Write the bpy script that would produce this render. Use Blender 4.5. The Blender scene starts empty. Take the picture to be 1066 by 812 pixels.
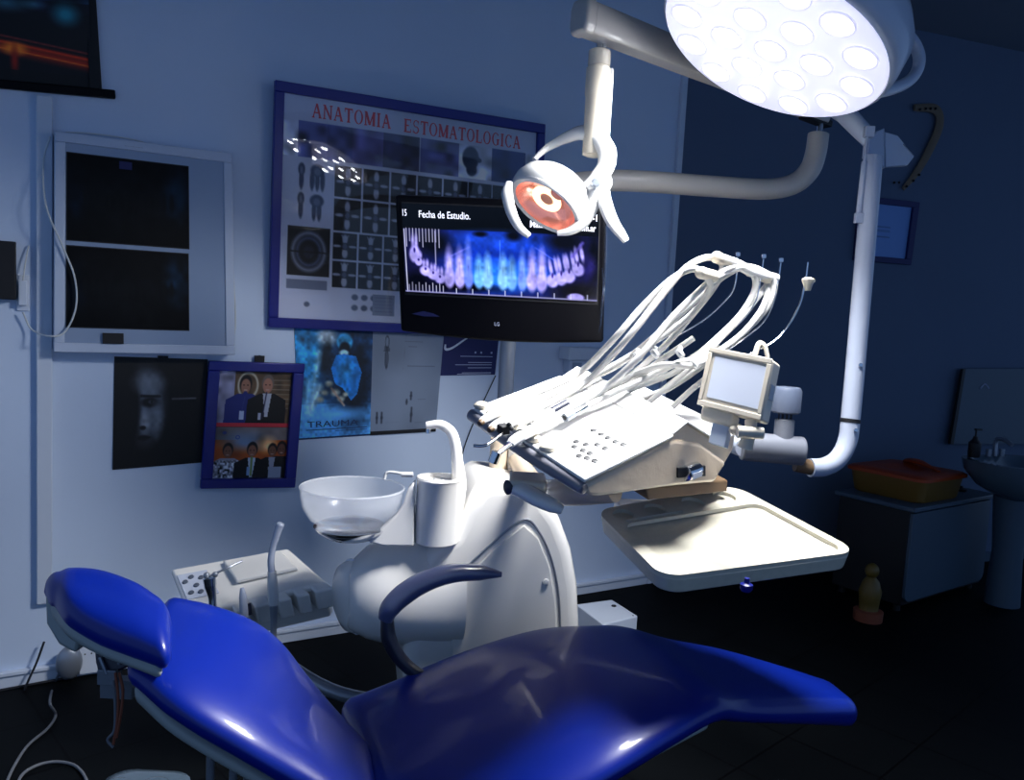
import bpy, bmesh, math, random
import numpy as np
from mathutils import Vector as V, Matrix
random.seed(4); RNG=np.random.default_rng(4)
C=bpy.context.scene.collection
# ------------------------------------------------------------------ camera
F=850.; CX,CY=533.,406.; H=1.45
def _n(v): v=np.array(v,float); return v/np.linalg.norm(v)
_u=_n((488,9094,850)); _x=np.array((1411.,28.,-850.)); _x=_n(_x-_u*_x.dot(_u)); _y=np.cross(_u,_x)
R=np.array([_x,_y,_u])                    # camera space -> world
def ray(px,py): return R@np.array(((px-CX)/F,-(py-CY)/F,-1.))
_d=ray(300,667); D=-H/_d[2]*_d[1]
CP=np.array((0,-D,H))
def Pd(px,py,t): return V(CP+t*ray(px,py))
def Pz(px,py,z): d=ray(px,py); return V(CP+d*(z-H)/d[2])
def Py(px,py,y=0): d=ray(px,py); return V(CP+d*(y-CP[1])/d[1])
def PP(px,py,O,N):
    d=V(ray(px,py)); c=V(CP); return c+d*((O-c).dot(N)/d.dot(N))
def para(q,t0):
    A=np.array([-ray(*q[1]),ray(*q[2]),-ray(*q[3])]).T
    s=np.linalg.solve(A,-ray(*q[0])*t0)
    return [V(CP+t*ray(*p)) for t,p in zip([t0,*s],q)]
def camdir(x,y,z): return V(R@np.array((x,y,z),float)).normalized()
RT,UP,BK=camdir(1,0,0),camdir(0,1,0),camdir(0,0,1)
Z=V((0,0,1))
# ------------------------------------------------------------------ materials
def lin(c): return tuple((x/12.92 if x<=.04045 else ((x+.055)/1.055)**2.4) for x in c)
def hexc(h): return lin(tuple(int(h[i:i+2],16)/255 for i in (0,2,4)))
def mat(name,col,rough=.5,metal=0,coat=0,emit=None,es=0,alpha=1,trans=0,ior=1.45,bump=0,bscale=40,var=0,vscale=6,spec=.5,attr=False,bdist=.002):
    m=bpy.data.materials.new(name); m.use_nodes=True; nt=m.node_tree; b=nt.nodes['Principled BSDF']
    if isinstance(col,str): col=hexc(col)
    b.inputs['Base Color'].default_value=(*col,1); b.inputs['Roughness'].default_value=rough
    b.inputs['Metallic'].default_value=metal; b.inputs['Coat Weight'].default_value=coat; b.inputs['Coat Roughness'].default_value=.06
    b.inputs['Alpha'].default_value=alpha; b.inputs['Transmission Weight'].default_value=trans; b.inputs['IOR'].default_value=ior
    b.inputs['Specular IOR Level'].default_value=spec
    if emit is not None:
        b.inputs['Emission Color'].default_value=(*(hexc(emit) if isinstance(emit,str) else emit),1); b.inputs['Emission Strength'].default_value=es
    if bump or var:
        tc=nt.nodes.new('ShaderNodeTexCoord')
        if bump:
            n=nt.nodes.new('ShaderNodeTexNoise'); n.inputs['Scale'].default_value=bscale; n.inputs['Detail'].default_value=4
            bp=nt.nodes.new('ShaderNodeBump'); bp.inputs['Strength'].default_value=bump; bp.inputs['Distance'].default_value=bdist
            nt.links.new(tc.outputs['Object'],n.inputs['Vector']); nt.links.new(n.outputs['Fac'],bp.inputs['Height']); nt.links.new(bp.outputs['Normal'],b.inputs['Normal'])
            if coat: nt.links.new(bp.outputs['Normal'],b.inputs['Coat Normal'])
        if var:
            n=nt.nodes.new('ShaderNodeTexNoise'); n.inputs['Scale'].default_value=vscale; n.inputs['Detail'].default_value=5
            mx=nt.nodes.new('ShaderNodeMix'); mx.data_type='RGBA'
            mx.inputs[6].default_value=(*[c*(1-var) for c in col],1); mx.inputs[7].default_value=(*[min(1,c*(1+var)) for c in col],1)
            nt.links.new(tc.outputs['Object'],n.inputs['Vector']); nt.links.new(n.outputs['Fac'],mx.inputs[0]); nt.links.new(mx.outputs[2],b.inputs['Base Color'])
    if attr:
        a=nt.nodes.new('ShaderNodeAttribute'); a.attribute_name='Print'
        if attr=='emit':
            nt.links.new(a.outputs['Color'],b.inputs['Emission Color']); b.inputs['Emission Strength'].default_value=es
        else: nt.links.new(a.outputs['Color'],b.inputs['Base Color'])
    return m
M={}
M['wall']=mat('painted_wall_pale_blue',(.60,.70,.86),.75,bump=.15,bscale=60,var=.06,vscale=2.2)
M['wall2']=mat('dimmed_wall_slate',(.085,.125,.20),.8,bump=.15,bscale=60,var=.05,vscale=2)  # the right wall's lack of light is put into this dark colour
M['trim']=mat('trim_white',(.62,.68,.78),.5)
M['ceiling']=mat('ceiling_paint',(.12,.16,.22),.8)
M['white']=mat('white_gloss_plastic',(.70,.69,.67),.22,coat=.5,var=.02)
M['base']=mat('warm_white_gloss_shell',(.86,.83,.78),.25,coat=.4)
M['cream']=mat('cream_plastic',(.60,.54,.44),.28,coat=.3)
M['tray']=mat('tray_cream',(.54,.51,.42),.35,coat=.2,bump=.2,bscale=90,var=.12,vscale=60)
M['film']=mat('cream_plastic_under_film',(.62,.50,.37),.3,coat=.6,bump=.5,bscale=28,bdist=.004)
M['blue']=mat('blue_vinyl',(.0012,.014,.23),.36,spec=.35,coat=.25,bump=.05,bscale=220,bdist=.0006)
M['shell']=mat('grey_green_shell',(.30,.33,.32),.4)
M['grey']=mat('grey_metal',(.30,.33,.38),.35,metal=.6)
M['pole']=mat('white_enamel_tube',(.42,.46,.56),.25,coat=.4)
M['enamel']=mat('beige_enamel',(.46,.44,.41),.28,coat=.4)
M['chrome']=mat('chrome',(.75,.76,.78),.12,metal=1)
M['dark']=mat('black_plastic',(.0025,.0025,.004),.4,spec=.12)
M['matteblack']=mat('matte_black',(.006,.006,.008),.6)
M['navy']=mat('navy_frame',(.004,.010,.20),.35,coat=.2)
M['navycard']=mat('navy_card',(.012,.016,.10),.6)
M['armpad']=mat('slate_armrest_under_film',(.085,.10,.19),.3,coat=.8,bump=.4,bscale=30,bdist=.003)
M['armdark']=mat('dark_armrest',(.02,.022,.04),.35)
M['lens']=mat('led_lens',(.9,.9,.95),.1,emit=(.86,.9,1),es=1.05)
M['core']=mat('led_core',(.9,.9,.95),.1,emit=(.95,.97,1),es=45)
M['ledface']=mat('led_face',(.8,.8,.9),.3,emit=(.74,.76,1),es=.78)
M['lensring']=mat('led_lens_ring',(.6,.6,.75),.3,emit=(.70,.70,1),es=.62)
M['lampbody']=mat('lamp_body_grey_blue',(.44,.50,.62),.35,coat=.3)
M['trimgrey']=mat('joint_pale_grey',(.15,.16,.19),.35)
M['joint']=mat('joint_grey_blue',(.09,.11,.16),.4,coat=.2)
M['tube']=mat('white_rubber_hose',(.50,.49,.47),.4)
M['glass']=mat('clear_glass',(.9,.93,1),.02,trans=1,ior=1.45)
M['bowl']=mat('frosted_bowl',(.86,.88,.92),.28,alpha=.22,spec=.5,coat=.5)
M['reflector']=mat('pink_dichroic_reflector',(.85,.42,.36),.18,metal=.85,emit=(.75,.25,.17),es=.35)
M['reflection_tint']=mat('rose_reflection_glow',(.75,.36,.34),.25,metal=.7,emit=(.7,.2,.1),es=.3)  # glowing tint that stands in for a reflection inside the bowl
M['glow']=mat('warm_glow_ring',(.95,.85,.6),.3,emit=(1,.80,.50),es=1.6)
M['brown']=mat('brown_plastic',(.13,.08,.04),.5)
M['rail']=mat('grey_rail_under_film',(.17,.17,.20),.3,coat=.6,bump=.4,bscale=30,bdist=.003)
M['capk']=mat('copper_bulb_cap',(.45,.22,.16),.35,metal=.3,emit=(.5,.2,.12),es=.3)
M['viewer']=mat('frosted_viewer_pane',(.62,.66,.76),.25,coat=.5)
M['lbglass']=mat('lightbox_pane',(.26,.33,.46),.16,coat=.4)
M['lbframe']=mat('lightbox_frame',(.50,.57,.70),.4)
M['xray']=mat('xray_film',(.5,.5,.5),.5,attr=True,spec=.15)
M['print']=mat('printed_paper',(.5,.5,.5),.55,attr=True)
M['gprint']=mat('printed_poster_glossy',(.5,.5,.5),.5,attr=True)
M['screen']=mat('tv_screen_image',(.0,.0,.0),.2,attr='emit',es=1.25)
M['orange']=mat('orange_plastic_lid',(.36,.045,.005),.45)
M['ochre']=mat('ochre_plastic_box',(.17,.09,.015),.5)
M['cabinet']=mat('cabinet_panel_blue_grey',(.055,.09,.13),.45)  # darkened: the light falling off to the right is put into the colour
M['cabdark']=mat('cabinet_dark_side',(.008,.008,.010),.5)
M['ceramic']=mat('ceramic',(.08,.12,.16),.2,coat=.3)  # darkened too, the basin side's dimness is in the colour
M['brass']=mat('brass_figure',(.13,.08,.012),.45)
M['red']=mat('red_ink',(.62,.03,.05),.5)
M['white_ink']=mat('white_ink',(.8,.8,.9),.5,emit=(.85,.87,1),es=.9)
M['pale_ink']=mat('pale_ink',(.42,.46,.62),.6)
M['dark_ink']=mat('dark_ink',(.01,.03,.10),.6)
M['grey_ink']=mat('grey_ink',(.10,.12,.16),.6)
M['wirewhite']=mat('white_cable',(.62,.64,.64),.5)
M['wiregrey']=mat('grey_cable',(.14,.15,.17),.5)
M['wireblack']=mat('black_cable',(.008,.008,.012),.5)
M['copper']=mat('rusty_wire',(.22,.06,.03),.5)
M['decor']=mat('woven_straw',(.17,.13,.09),.8)
def glass_cover():
    m=bpy.data.materials.new('thin_clear_cover'); m.use_nodes=True; nt=m.node_tree; nt.nodes.clear()
    o=nt.nodes.new('ShaderNodeOutputMaterial'); t=nt.nodes.new('ShaderNodeBsdfTransparent'); g=nt.nodes.new('ShaderNodeBsdfGlossy'); mx=nt.nodes.new('ShaderNodeMixShader')
    f=nt.nodes.new('ShaderNodeFresnel'); f.inputs['IOR'].default_value=1.33; g.inputs['Roughness'].default_value=.015
    g.inputs['Color'].default_value=(1,1,1,1)
    n=nt.nodes.new('ShaderNodeTexNoise'); n.inputs['Scale'].default_value=5; n.inputs['Detail'].default_value=2
    tc=nt.nodes.new('ShaderNodeTexCoord'); bp=nt.nodes.new('ShaderNodeBump'); bp.inputs['Strength'].default_value=.06; bp.inputs['Distance'].default_value=.004
    nt.links.new(tc.outputs['Object'],n.inputs['Vector']); nt.links.new(n.outputs['Fac'],bp.inputs['Height']); nt.links.new(bp.outputs['Normal'],g.inputs['Normal'])
    nt.links.new(f.outputs[0],mx.inputs[0]); nt.links.new(t.outputs[0],mx.inputs[1]); nt.links.new(g.outputs[0],mx.inputs[2]); nt.links.new(mx.outputs[0],o.inputs[0]); return m
M['cover']=glass_cover()
def floor_mat():
    m=bpy.data.materials.new('dark_floor_tiles'); m.use_nodes=True; nt=m.node_tree; b=nt.nodes['Principled BSDF']
    tc=nt.nodes.new('ShaderNodeTexCoord'); mp=nt.nodes.new('ShaderNodeMapping'); br=nt.nodes.new('ShaderNodeTexBrick')
    mp.inputs['Rotation'].default_value=(0,0,math.radians(-12))
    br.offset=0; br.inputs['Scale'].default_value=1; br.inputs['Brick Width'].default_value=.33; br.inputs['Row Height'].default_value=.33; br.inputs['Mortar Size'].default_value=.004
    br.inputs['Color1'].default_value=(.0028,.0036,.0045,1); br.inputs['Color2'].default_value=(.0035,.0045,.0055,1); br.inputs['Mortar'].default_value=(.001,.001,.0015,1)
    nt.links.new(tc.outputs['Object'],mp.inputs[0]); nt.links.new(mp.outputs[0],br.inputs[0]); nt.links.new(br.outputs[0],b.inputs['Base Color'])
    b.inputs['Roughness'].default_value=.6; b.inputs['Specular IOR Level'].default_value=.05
    return m
M['floor']=floor_mat()
# ------------------------------------------------------------------ object helpers
def wloc(p):
    l=V((0,0,0))
    while p is not None: l=l+V(p.location); p=p.parent
    return l
def obj(name,bm,m,parent=None,smooth=38,bevel=0,bseg=3,sub=0,mats=None,origin=None):
    bmesh.ops.recalc_face_normals(bm,faces=bm.faces)
    off=wloc(parent) if parent else V((0,0,0))
    if origin is not None: o0=V(origin)
    else: o0=off
    for v in bm.verts: v.co-=o0
    me=bpy.data.meshes.new(name); bm.to_mesh(me); bm.free()
    for mm in (mats or [m]): me.materials.append(M[mm])
    if smooth: me.shade_smooth(); me.set_sharp_from_angle(angle=math.radians(smooth))
    o=bpy.data.objects.new(name,me); C.objects.link(o)
    if parent: o.parent=parent; o.location=o0-off
    else: o.location=o0
    if bevel:
        b=o.modifiers.new('bevel','BEVEL'); b.width=bevel; b.segments=bseg; b.limit_method='ANGLE'; b.angle_limit=math.radians(35)
    if sub:
        s=o.modifiers.new('sub','SUBSURF'); s.levels=sub; s.render_levels=sub
    return o
def thing(name,label,cat,loc,group=None):
    o=bpy.data.objects.new(name,None); C.objects.link(o); o.location=loc; o.empty_display_size=.05
    return tag(o,label,cat,group)
def tag(o,label,cat,group=None,kind=None):
    o['label']=label; o['category']=cat
    if group: o['group']=group
    if kind: o['kind']=kind
    return o
def struct(name,bm,m,**k):
    o=obj(name,bm,m,**k); o['kind']='structure'; return o
def B(): return bmesh.new()
def boxw(bm,a,b):
    r=bmesh.ops.create_cube(bm,size=1)['verts']; a=V(a); b=V(b)
    for v in r:
        v.co=V([(a[i]+b[i])/2+v.co[i]*(b[i]-a[i]) for i in range(3)])
    return r
def boxf(bm,O,ex,ey,ez,x,y,z):
    """box in a frame; x,y,z = (lo,hi)"""
    r=bmesh.ops.create_cube(bm,size=1)['verts']
    for v in r:
        c=[(k[0]+k[1])/2+v.co[i]*(k[1]-k[0]) for i,k in enumerate((x,y,z))]
        v.co=O+ex*c[0]+ey*c[1]+ez*c[2]
    return r
def prism(bm,pts,vec):
    a=[bm.verts.new(p) for p in pts]; b=[bm.verts.new(V(p)+V(vec)) for p in pts]
    bm.faces.new(a); bm.faces.new(b[::-1]); n=len(a)
    for i in range(n): bm.faces.new((a[i],b[i],b[(i+1)%n],a[(i+1)%n]))
def catmull(pts,n=6):
    if len(pts)<3: return list(pts)
    out=[]
    P=[pts[0]*2-pts[1]]+list(pts)+[pts[-1]*2-pts[-2]]
    for i in range(1,len(P)-2):
        for k in range(n):
            t=k/n; a,b,c,d=P[i-1],P[i],P[i+1],P[i+2]
            out.append(.5*((2*b)+(c-a)*t+(2*a-5*b+4*c-d)*t*t+(3*b-a-3*c+d)*t**3))
    out.append(pts[-1]); return out
def tube(bm,pts,r,seg=12,n=6,caps=True,flat=1,fn=None):
    pts=[V(p) for p in pts]; rr=r if isinstance(r,(list,tuple)) else [r]*len(pts)
    if n>1 and len(pts)>2:
        q=catmull([V((*p,)) for p in pts],n); rs=[]
        for i in range(len(rr)-1): rs+=[rr[i]+(rr[i+1]-rr[i])*k/n for k in range(n)]
        rs.append(rr[-1]); pts,rr=q,rs
    t=(pts[1]-pts[0]).normalized(); nn=fn or (V((0,0,1)) if abs(t.z)<.9 else V((1,0,0))); nn=(nn-t*nn.dot(t)).normalized(); rings=[]
    for i,p in enumerate(pts):
        if i>0:
            t2=((pts[min(i+1,len(pts)-1)]-pts[i-1])).normalized(); nn=(nn-t2*nn.dot(t2)).normalized(); t=t2
        bn=t.cross(nn)
        rings.append([bm.verts.new(p+(nn*math.cos(a)*flat+bn*math.sin(a))*rr[i]) for a in [2*math.pi*k/seg for k in range(seg)]])
    for a,b in zip(rings,rings[1:]):
        for k in range(seg): bm.faces.new((a[k],a[(k+1)%seg],b[(k+1)%seg],b[k]))
    if caps: bm.faces.new(rings[0][::-1]); bm.faces.new(rings[-1])
def frame(ax):
    ax=V(ax).normalized(); a=V((0,0,1)) if abs(ax.z)<.9 else V((1,0,0)); e1=ax.cross(a).normalized(); return e1,ax.cross(e1).normalized(),ax
def lathe(bm,prof,O,ax,seg=40,arc=(0,2*math.pi),caps=True):
    e1,e2,a=frame(ax); O=V(O); rings=[]; full=abs(arc[1]-arc[0]-2*math.pi)<1e-6
    m=seg if full else seg+1
    for r,h in prof:
        if r<1e-6 and full: rings.append([bm.verts.new(O+a*h)]); continue
        rings.append([bm.verts.new(O+a*h+(e1*math.cos(t)+e2*math.sin(t))*r) for t in [arc[0]+(arc[1]-arc[0])*k/seg for k in range(m)]])
    for A,Bb in zip(rings,rings[1:]):
        for k in range(seg):
            k2=(k+1)%m
            if len(A)==1 and len(Bb)==1: continue
            if len(A)==1: bm.faces.new((A[0],Bb[k],Bb[k2]))
            elif len(Bb)==1: bm.faces.new((A[k],A[k2],Bb[0]))
            else: bm.faces.new((A[k],A[k2],Bb[k2],Bb[k]))
    if caps:
        if len(rings[0])>1: bm.faces.new(rings[0][::-1])
        if len(rings[-1])>1: bm.faces.new(rings[-1])
def cyl(bm,a,b,r,seg=24,r2=None):
    a=V(a); b=V(b); lathe(bm,[(r,0),(r if r2 is None else r2,(b-a).length)],a,b-a,seg)
def ball(bm,c,r,s=(1,1,1),seg=20):
    m=Matrix.Translation(V(c))@Matrix.Diagonal((*[r*k for k in s],1))
    bmesh.ops.create_uvsphere(bm,u_segments=seg,v_segments=seg//2,radius=1,matrix=m)
def loft(bm,rings):
    R_=[[bm.verts.new(p) for p in r] for r in rings]; n=len(R_[0])
    for a,b in zip(R_,R_[1:]):
        for k in range(n): bm.faces.new((a[k],a[(k+1)%n],b[(k+1)%n],b[k]))
    bm.faces.new(R_[0][::-1]); bm.faces.new(R_[-1])
class Quad:
    def __init__(s,q):
        s.q=[V(p) for p in q]; n=(s.q[1]-s.q[0]).cross(s.q[3]-s.q[0]).normalized()
        if n.dot(V(CP)-s.q[0])<0: n=-n
        s.n=n; s.w=((s.q[1]-s.q[0]).length+(s.q[2]-s.q[3]).length)/2; s.h=((s.q[3]-s.q[0]).length+(s.q[2]-s.q[1]).length)/2
        s.ex=(s.q[1]-s.q[0]).normalized(); s.ey=(s.q[0]-s.q[3]).normalized()
    def p(s,u,v,d=0):
        a,b,c,e=s.q; return (a*(1-u)+b*u)*(1-v)+(e*(1-u)+c*u)*v+s.n*d
    def box(s,bm,u0,u1,v0,v1,d0,d1):
        P=[s.p(u,v,d0) for u,v in ((u0,v0),(u1,v0),(u1,v1),(u0,v1))]; prism(bm,P,s.n*(d1-d0))
    def rect(s,bm,u0,u1,v0,v1,d):
        bm.faces.new([bm.verts.new(s.p(u,v,d)) for u,v in ((u0,v0),(u1,v0),(u1,v1),(u0,v1))])
    def framebars(s,bm,bu,bv,d0,d1):
        s.box(bm,0,1,0,bv,d0,d1); s.box(bm,0,1,1-bv,1,d0,d1); s.box(bm,0,bu,bv,1-bv,d0,d1); s.box(bm,1-bu,1,bv,1-bv,d0,d1)
def wq(px): return Quad([Py(*p) for p in px])
def text_bm(bm,s,q,u0,v0,u1,hv,d,bold=0.0,shear=0):
    """flat lettering on a Quad from u0 to u1 with cap height hv (v units), base line at v0"""
    cu=bpy.data.curves.new('t','FONT'); cu.body=s; cu.size=1; cu.offset=bold; cu.shear=shear
    o=bpy.data.objects.new('t',cu); C.objects.link(o); dg=bpy.context.evaluated_depsgraph_get(); me=o.evaluated_get(dg).to_mesh()
    vs=[v.co.copy() for v in me.vertices]; x0=min(v.x for v in vs); x1=max(v.x for v in vs)
    nv=[bm.verts.new(q.p(u0+(u1-u0)*(v.x-x0)/(x1-x0),v0-hv*v.y/.72,d)) for v in vs]
    for p in me.polygons:
        try: bm.faces.new([nv[i] for i in p.vertices])
        except ValueError: pass
    bpy.data.objects.remove(o); bpy.data.curves.remove(cu)
SER={'A':([((.12,0),(.46,1),.09),((.46,1),(.86,0),.17),((.27,.36),(.66,.36),.08)],[(0,.28,0),(.68,1.0,0)],1.0),
'N':([((.16,0),(.16,1),.10),((.14,1),(.84,0),.17),((.84,0),(.84,1),.10)],[(0,.32,0),(0,.3,1),(.68,1,1)],1.0),
'T':([((.5,0),(.5,1),.19),((.04,.96),(.96,.96),.09),((.06,.72),(.06,1),.06),((.94,.72),(.94,1),.06)],[(.3,.7,0)],.92),
'O':([],[],1.0),'M':([((.12,0),(.12,1),.09),((.14,1),(.5,.05),.17),((.5,.05),(.84,1),.09),((.86,0),(.86,1),.18)],[(0,.26,0),(0,.2,1),(.72,1,0),(.8,1,1)],1.2),
'I':([((.5,0),(.5,1),.34)],[(.1,.9,0),(.1,.9,1)],.5),'E':([((.24,0),(.24,1),.19),((.2,.96),(.88,.96),.08),((.2,.04),(.92,.04),.08),((.3,.52),(.66,.52),.08),((.88,.74),(.88,1),.06),((.92,0),(.92,.28),.06)],[(.04,.4,0),(.04,.4,1)],.9),
'L':([((.26,0),(.26,1),.19),((.2,.04),(.92,.04),.08),((.92,0),(.92,.32),.06)],[(.04,.46,0),(.04,.46,1)],.85),'S':([],[],.8),'G':([((.80,.06),(.80,.44),.17)],[(.62,1.0,.44)],1.0),'C':([((.86,.70),(.86,.98),.06)],[],.95)}
def serif(bm,word,q,u0,u1,vb,hv,d):
    """slab-serif capitals drawn as thin flat strokes"""
    tot=sum(SER[c][2]+.12 for c in word)-.12; sc_=(u1-u0)/tot; x=u0; z=[d]
    def P(X,Y): return q.p(x+X*w*sc_,vb-Y*hv,z[0])
    def stroke(a,b,t):
        z[0]+=.00002; dx,dy=(b[0]-a[0])*w,(b[1]-a[1]); t*=1.3; 
        if abs(dy)<1e-6: bm.faces.new([bm.verts.new(P(*p)) for p in ((a[0],a[1]-t/2),(b[0],b[1]-t/2),(b[0],b[1]+t/2),(a[0],a[1]+t/2))])
        else: bm.faces.new([bm.verts.new(P(*p)) for p in ((a[0]-t/2,a[1]),(a[0]+t/2,a[1]),(b[0]+t/2,b[1]),(b[0]-t/2,b[1]))])
    def arcs(a0,a1,cx,cy,rx,ry,t0,t1,n=18):
        z[0]+=.00002; o=[];i_=[]
        for k in range(n+1):
            an=math.radians(a0+(a1-a0)*k/n); t=t1+(t0-t1)*abs(math.cos(an))
            o.append(bm.verts.new(P(cx+rx*math.cos(an),cy+ry*math.sin(an)))); i_.append(bm.verts.new(P(cx+(rx-t)*math.cos(an),cy+(ry-t*.8)*math.sin(an))))
        for k in range(n): bm.faces.new((o[k],o[k+1],i_[k+1],i_[k]))
    for c in word:
        st,se,w=SER[c]
        for a,b,t in st: stroke(a,b,t)
        for (a,b,y) in se: stroke((a,y+(.03 if y<.5 else -.03)),(b,y+(.03 if y<.5 else -.03)),.06)
        if c=='O': arcs(0,360,.5,.5,.48,.52,.19,.07,28)
        if c in 'GC': arcs(40,320,.52,.5,.48,.52,.19,.07,24)
        if c=='S': arcs(30,270,.5,.74,.40,.28,.14,.08,16); arcs(-150,90,.5,.27,.44,.29,.17,.09,16); stroke((.84,.72),(.84,.98),.06); stroke((.10,.02),(.10,.30),.06)
        x+=(w+.12)*sc_
# ------------------------------------------------------------------ painted prints (vertex-coloured sheets)
class Art:
    def __init__(s,w,h,bg):
        s.w,s.h=w,h; s.a=np.zeros((h,w,3))+np.array(bg); s.V,s.U=np.mgrid[0:h,0:w].astype(float); s.U/=(w-1); s.V/=(h-1)
    def mix(s,m,c,k=1): m=np.clip(m*k,0,1)[...,None]; s.a=s.a*(1-m)+np.array(c)*m
    def ell(s,u,v,ru,rv,c,soft=.15,k=1,rot=0):
        x=(s.U-u)*s.w/s.h; y=s.V-v; ru=ru*s.w/s.h; cr,sr=math.cos(rot),math.sin(rot); X=x*cr+y*sr; Y=-x*sr+y*cr
        s.mix((1-np.sqrt((X/ru)**2+(Y/rv)**2))/max(soft,1e-3)+.5,c,k)
    def ring(s,u,v,ru,rv,c,t=.15,k=1):
        d=np.sqrt(((s.U-u)/ru)**2+((s.V-v)/rv)**2); s.mix(1-np.abs(d-1)/t,c,k)
    def rect(s,u0,u1,v0,v1,c,k=1): s.mix(((s.U>=u0)&(s.U<=u1)&(s.V>=v0)&(s.V<=v1)).astype(float),c,k)
    def line(s,a,b,t,c,k=1):
        asp=s.w/s.h; ax,ay=a[0]*asp,a[1]; bx,by=b[0]*asp,b[1]; L=max((bx-ax)**2+(by-ay)**2,1e-9)
        q=np.clip(((s.U*asp-ax)*(bx-ax)+(s.V-ay)*(by-ay))/L,0,1); d=np.hypot(s.U*asp-ax-q*(bx-ax),s.V-ay-q*(by-ay)); s.mix(1.5-d/t,c,k)
    def poly(s,pts,c,k=1):
        ins=np.zeros(s.U.shape,bool); n=len(pts)
        for i in range(n):
            (x1,y1),(x2,y2)=pts[i],pts[(i+1)%n]
            if y1==y2: continue
            cond=((y1>s.V)!=(y2>s.V))&(s.U<(x2-x1)*(s.V-y1)/(y2-y1)+x1); ins^=cond
        s.mix(ins.astype(float),c,k)
    def noise(s,cells,amp,m=None):
        g=RNG.normal(size=(cells+2,int(cells*s.w/s.h)+2)); y=s.V*cells; x=s.U*cells*s.w/s.h
        x=np.minimum(x,g.shape[1]-1.001); y=np.minimum(y,g.shape[0]-1.001); x0=x.astype(int); y0=y.astype(int); fx=x-x0; fy=y-y0; fx=fx*fx*(3-2*fx); fy=fy*fy*(3-2*fy)
        n=(g[y0,x0]*(1-fx)+g[y0,x0+1]*fx)*(1-fy)+(g[y0+1,x0]*(1-fx)+g[y0+1,x0+1]*fx)*fy
        if m is not None: n=n*m
        s.a=np.clip(s.a*(1+amp*n[...,None]),0,1)
    def person(s,u,v,h,skin,hair,top,shirt=None):
        """head and shoulders, v = crown, h = bust height"""
        s.poly([(u-.42*h*s.h/s.w*1.0,v+h),(u-.40*h*s.h/s.w,v+.48*h),(u-.16*h*s.h/s.w,v+.36*h),(u+.16*h*s.h/s.w,v+.36*h),(u+.40*h*s.h/s.w,v+.48*h),(u+.42*h*s.h/s.w,v+h)],top)
        if shirt is not None: s.poly([(u-.09*h*s.h/s.w,v+.36*h),(u+.09*h*s.h/s.w,v+.36*h),(u+.03*h*s.h/s.w,v+.8*h),(u-.03*h*s.h/s.w,v+.8*h)],shirt)
        a=s.h/s.w
        s.ell(u,v+.16*h,.125*h*a,.17*h,hair,.2); s.ell(u,v+.21*h,.10*h*a,.145*h,skin,.2)
        s.ell(u-.04*h*a,v+.19*h,.018*h*a,.012*h,(.1,.06,.05),.5); s.ell(u+.04*h*a,v+.19*h,.018*h*a,.012*h,(.1,.06,.05),.5)
        s.ell(u,v+.285*h,.04*h*a,.012*h,(.75,.6,.55),.5)
    def build(s,name,q,m,parent,u0=0,u1=1,v0=0,v1=1,d=.001,warp=None):
        w,h=s.w,s.h; verts=[]
        for j in range(h):
            for i in range(w):
                u=u0+(u1-u0)*i/(w-1); v=v0+(v1-v0)*j/(h-1); dd=d+(warp(u,v) if warp else 0); verts.append(q.p(u,v,dd))
        off=wloc(parent) if parent else V((0,0,0))
        me=bpy.data.meshes.new(name); faces=[(j*w+i,j*w+i+1,(j+1)*w+i+1,(j+1)*w+i) for j in range(h-1) for i in range(w-1)]
        me.from_pydata([tuple(x-off) for x in verts],[],faces); a=s.a.reshape(-1,3); a=np.where(a<=.04045,a/12.92,((a+.055)/1.055)**2.4)
        at=me.color_attributes.new('Print','FLOAT_COLOR','POINT'); at.data.foreach_set('color',np.hstack([a,np.ones((len(a),1))]).astype(np.float32).ravel())
        me.materials.append(M[m]); o=bpy.data.objects.new(name,me); C.objects.link(o)
        if parent: o.parent=parent
        return o
# ================================================================== THE ROOM
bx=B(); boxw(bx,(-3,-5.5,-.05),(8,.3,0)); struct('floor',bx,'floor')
CZ=3.22; XC=3.01
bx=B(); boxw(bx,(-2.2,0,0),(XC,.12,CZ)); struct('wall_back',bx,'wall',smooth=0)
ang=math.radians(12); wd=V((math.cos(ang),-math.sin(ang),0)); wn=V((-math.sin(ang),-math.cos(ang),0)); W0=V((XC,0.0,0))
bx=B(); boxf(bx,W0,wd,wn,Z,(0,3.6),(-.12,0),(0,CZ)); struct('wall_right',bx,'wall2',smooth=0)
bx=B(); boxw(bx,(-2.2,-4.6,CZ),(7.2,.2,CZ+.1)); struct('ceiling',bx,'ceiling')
bx=B(); boxw(bx,(XC-.030,-.022,0),(XC+.006,0,CZ)); struct('trim_1',bx,'trim',bevel=.004)
tx=Py(47,400).x
bx=B(); boxw(bx,(tx-.028,-.026,.30),(tx+.022,0,Py(47,101).z)); struct('trim_2',bx,'trim',bevel=.004)
bx=B(); boxw(bx,(-2.2,-.018,0),(XC-.03,0,.055)); boxw(bx,(-2.2,-.026,.045),(XC-.03,0,.060)); struct('baseboard_back',bx,'trim',bevel=.003)
bx=B(); boxf(bx,W0,wd,wn,Z,(0.01,3.6),(0,.018),(0,.06)); struct('baseboard_right',bx,'cabinet')
def wr(px,py,off=0): return PP(px,py,W0+wn*off,wn)
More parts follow.
